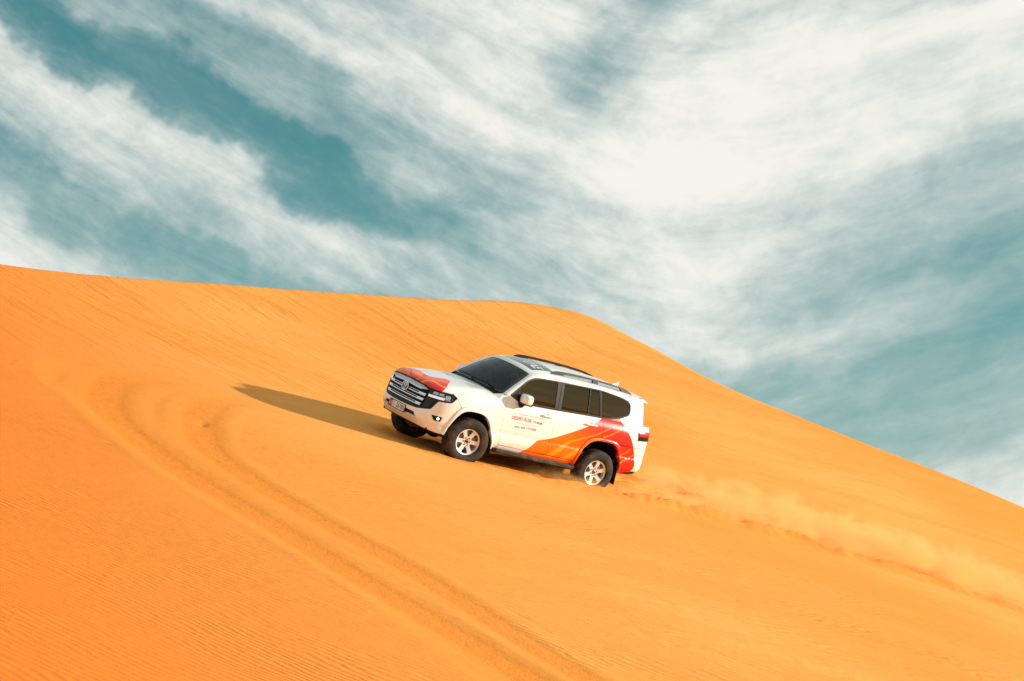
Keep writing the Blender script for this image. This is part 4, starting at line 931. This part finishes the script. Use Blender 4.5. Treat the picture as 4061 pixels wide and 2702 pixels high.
def sand_material():
    m = bpy.data.materials.new('sand'); m.use_nodes = True; T = NT(m.node_tree); b = T.n['Principled BSDF']
    tc = T.new('ShaderNodeTexCoord'); P = tc.outputs['Object']; x, y, z = T.sep(P)
    # wind ripples, crests about 15 cm apart
    n_l = T.noise(T.comb(T.math('MULTIPLY', x, .35), T.math('MULTIPLY', y, .35), 0.0), 1.0, 2); n_s = T.noise(T.comb(T.math('MULTIPLY', x, 1.3), T.math('MULTIPLY', y, 2.6), 4.0), 1.0, 3, .55)
    ph = T.math('SUBTRACT', y, T.math('MULTIPLY', T.math('MULTIPLY', T.math('SUBTRACT', T.math('MINIMUM', y, 33.0), 26.0), .081), x))
    ph = T.math('ADD', ph, T.math('ADD', T.math('MULTIPLY', n_l, 1.3), T.math('MULTIPLY', n_s, .34)))
    sn = T.math('SINE', T.math('MULTIPLY', ph, 2*math.pi/.15))
    patch = T.rng(T.noise(T.comb(T.math('MULTIPLY', x, .22), T.math('MULTIPLY', y, .30), 9.0), 1.0, 3), .36, .62, .15, 1.)
    calm = T.rng(T.math('ADD', y, T.math('MULTIPLY', x, -.35)), 33.0, 41.0, 1.0, .05)
    an = T.new('ShaderNodeAttribute', attribute_name='disturbed'); dist = an.outputs['Fac']
    rip = T.math('MULTIPLY', T.math('MULTIPLY', T.math('MULTIPLY', sn, patch), calm), T.math('SUBTRACT', 1.0, dist))
    # avalanche streaks run down the steep upper face and curl round the shoulder
    xc = T.math('MINIMUM', T.math('MAXIMUM', x, 0.0), 7.5)
    gx = T.math('ADD', T.math('ADD', T.math('MULTIPLY', x, -1.54), T.math('MULTIPLY', T.math('MULTIPLY', xc, xc), .145)), T.math('MULTIPLY', T.math('MAXIMUM', T.math('SUBTRACT', x, 7.5), 0.0), 2.175))
    q = T.math('ADD', T.math('SUBTRACT', y, gx), T.math('MULTIPLY', T.noise(T.comb(T.math('MULTIPLY', x, .5), T.math('MULTIPLY', y, .3), 1.0), 1.0, 2), 1.2)); p = y
    st = T.noise(T.comb(T.math('MULTIPLY', q, 1.1), T.math('MULTIPLY', p, .17), 0.0), 1.0, 6, .66)
    st2 = T.noise(T.comb(T.math('MULTIPLY', q, 4.6), T.math('MULTIPLY', p, .55), 2.0), 1.0, 4, .62)
    up = T.math('MULTIPLY', T.rng(T.math('ADD', y, T.math('MULTIPLY', x, -.55)), 36.0, 47.0), T.rng(x, 2.0, 9.0, 1.0, .55))
    grain = T.noise(P, 55.0, 3, .7); mid = T.noise(P, 3.0, 4, .6); big = T.noise(T.comb(T.math('MULTIPLY', x, .12), T.math('MULTIPLY', y, .10), 0.0), 1.0, 3, .5)
    c = T.mix(T.rng(big, .35, .68), (.88, .345, .066, 1), (.92, .430, .112, 1))
    redden = T.math('ADD', T.math('ADD', T.math('MULTIPLY', x, -.10), T.math('MULTIPLY', y, -.030)), T.math('MULTIPLY', big, .8))   # redder sand colour towards the near left
    c = T.mix(T.rng(redden, -.55, .45, 0., .9), c, (.86, .190, .020, 1))
    c = T.mix(T.math('MULTIPLY', T.rng(mid, .5, .75), .35), c, (.84, .285, .046, 1))
    tone = T.noise(T.comb(T.math('MULTIPLY', ph, 1.1), T.math('MULTIPLY', x, .22), 6.0), 1.0, 5, .62)
    c = T.mix(T.rng(tone, .38, .66, 0., .20), c, (.80, .255, .040, 1))
    c = T.mix(T.math('MULTIPLY', T.rng(st, .50, .75), T.math('MULTIPLY', up, .75)), c, (.74, .235, .036, 1))
    c = T.mix(T.math('MULTIPLY', T.rng(st2, .66, .80), T.math('MULTIPLY', up, .55)), c, (.45, .14, .03, 1))
    c = T.mix(T.math('MULTIPLY', T.rng(grain, .35, .75), .22), c, (.70, .26, .055, 1))
    c = T.mix(T.math('MULTIPLY', dist, .55), c, (.84, .25, .032, 1))
    T.l.new(c, b.inputs['Base Color']); b.inputs['Roughness'].default_value = 1.0; b.inputs['Specular IOR Level'].default_value = .05
    h = T.math('ADD', T.math('MULTIPLY', rip, .0052), T.math('MULTIPLY', T.math('SUBTRACT', grain, .5), .003))
    h = T.math('ADD', h, T.math('MULTIPLY', T.math('MULTIPLY', T.math('SUBTRACT', st, .5), up), .06)); h = T.math('ADD', h, T.math('MULTIPLY', T.math('MULTIPLY', T.math('SUBTRACT', st2, .5), up), .016))
    h = T.math('ADD', h, T.math('MULTIPLY', T.math('SUBTRACT', mid, .5), .012))
    crumb = T.noise(P, 14.0, 5, .7); h = T.math('ADD', h, T.math('MULTIPLY', T.math('MULTIPLY', T.math('SUBTRACT', crumb, .5), dist), .012))
    bp = T.new('ShaderNodeBump'); bp.inputs['Strength'].default_value = 1.0; bp.inputs['Distance'].default_value = 1.0; T.put(bp.inputs['Height'], h); T.l.new(bp.outputs[0], b.inputs['Normal'])
    return m
dune = build_dune(); dune.data.materials.append(sand_material())
# ------------------------------------------------------------------ sand thrown up by the wheels
def plume_material():
    m = bpy.data.materials.new('airborne_sand'); m.use_nodes = True; T = NT(m.node_tree); T.n.clear()
    out = T.new('ShaderNodeOutputMaterial'); pv = T.new('ShaderNodeVolumePrincipled'); T.l.new(pv.outputs[0], out.inputs['Volume'])
    pv.inputs['Color'].default_value = (1.0, .71, .29, 1); pv.inputs['Anisotropy'].default_value = .15
    tc = T.new('ShaderNodeTexCoord'); x, y, z = T.sep(tc.outputs['Object'])
    # car frame: x runs back along the trail
    xe = T.math('MAXIMUM', T.math('SUBTRACT', x, 4.0), 0.0); x2 = T.math('MULTIPLY', xe, xe)
    yc = T.math('MULTIPLY', x2, -.0205); zg = T.math('ADD', PLZ[0], T.math('ADD', T.math('MULTIPLY', xe, PLZ[1]), T.math('MULTIPLY', x2, PLZ[2])))
    yl = T.math('SUBTRACT', y, yc)
    zg = T.math('ADD', zg, T.math('MULTIPLY', y, -.033))
    h = T.math('SUBTRACT', z, zg)
    nv = T.comb(T.math('MULTIPLY', x, .75), T.math('MULTIPLY', y, 1.5), T.math('MULTIPLY', z, 1.5))
    n1 = T.noise(nv, 1.35, 4, .62, .6); n2 = T.noise(T.vmath('SCALE', nv, scale=4.0), 1.0, 2, .6)
    top = T.math('MULTIPLY', T.rng(x, 2.6, 9.5, .22, .70), T.math('ADD', .35, T.math('MULTIPLY', T.rng(n1, .30, .72), 1.0)))     # height of the cloud
    fh = T.rng(T.math('DIVIDE', h, top), .25, 1.0, 1., 0.)
    rows = T.math('ADD', T.math('EXPONENT', T.math('MULTIPLY', T.math('POWER', T.math('DIVIDE', T.math('ADD', yl, .86), .42), 2.0), -1.0)), T.math('EXPONENT', T.math('MULTIPLY', T.math('POWER', T.math('DIVIDE', T.math('SUBTRACT', yl, .86), .46), 2.0), -1.0)))
    wide = T.math('EXPONENT', T.math('MULTIPLY', T.math('POWER', T.math('DIVIDE', yl, 1.35), 4.0), -1.0))
    lat = T.math('ADD', rows, T.math('MULTIPLY', wide, T.rng(x, 3.6, 8.0, .0, .8)))
    fx = T.math('MULTIPLY', T.rng(x, 1.3, 3.2, .0, 1.), T.rng(x, 9.0, 17.0, 1., 0.))
    tex = T.math('MULTIPLY', T.rng(n1, .36, .70), T.rng(n2, .25, .75, .45, 1.))
    den = T.math('MULTIPLY', T.math('MULTIPLY', fh, lat), T.math('MULTIPLY', fx, tex))
    T.l.new(T.math('MULTIPLY', den, T.rng(x, 3.0, 9.0, 9.0, 9.0)), pv.inputs['Density'])
    return m
# fit of the ground height under the trail, in the car frame
_inv = np.linalg.inv(CAR_ROT)
_xs = np.linspace(4.0, 17, 14); _pts = np.stack([_xs, -.0205*(_xs - 4)**2, 0*_xs], 1)
def _gz(p):
    w = car2w(p)[0]
    for _ in range(4):
        w[2] = G0(w[0], w[1]); q = _inv @ (w - CAR_LOC); q[0], q[1] = p[0], p[1]; w = car2w(q)[0]
    return (_inv @ (np.array([w[0], w[1], G0(w[0], w[1])]) - CAR_LOC))[2] + .033*p[1]
_z = np.array([_gz(p) for p in _pts]); _A = np.stack([np.ones(14), _xs - 4, (_xs - 4)**2], 1); PLZ = [float(v) for v in np.linalg.lstsq(_A, _z, rcond=None)[0]]
mb = MB(); rows = []
for x in np.linspace(1.2, 17.2, 40):
    xe = max(0, x - 4); yc = -.0205*xe*xe; zg = PLZ[0] + PLZ[1]*xe + PLZ[2]*xe*xe; w = 1.5 + .35*min(1, xe/4); hh = .35 + .95*min(1, max(0, (x - 2)/7))
    zb = lambda y: zg - .033*y - .12
    rows.append([(x, yc - w, zb(yc - w)), (x, yc - w, zg + hh*.6), (x, yc - w*.6, zg + hh), (x, yc + w*.6, zg + hh), (x, yc + w, zg + hh*.6 - .05), (x, yc + w, zb(yc + w))])
loft(mb, rows, closed=True, smooth=False); mb.add(rows[0], [[5, 4, 3, 2, 1, 0]]); mb.add(rows[-1], [[0, 1, 2, 3, 4, 5]])
plume = mb.build('sand_plume', plume_material()); plume.matrix_world = CARM
import bmesh as _bm
_b = _bm.new(); _b.from_mesh(plume.data); _bm.ops.remove_doubles(_b, verts=_b.verts, dist=1e-4); _bm.ops.recalc_face_normals(_b, faces=_b.faces); _b.to_mesh(plume.data); _b.free()
plume['kind'] = 'stuff'; plume['label'] = 'pale orange sand spray trailing behind the rear wheels'; plume['category'] = 'sand'
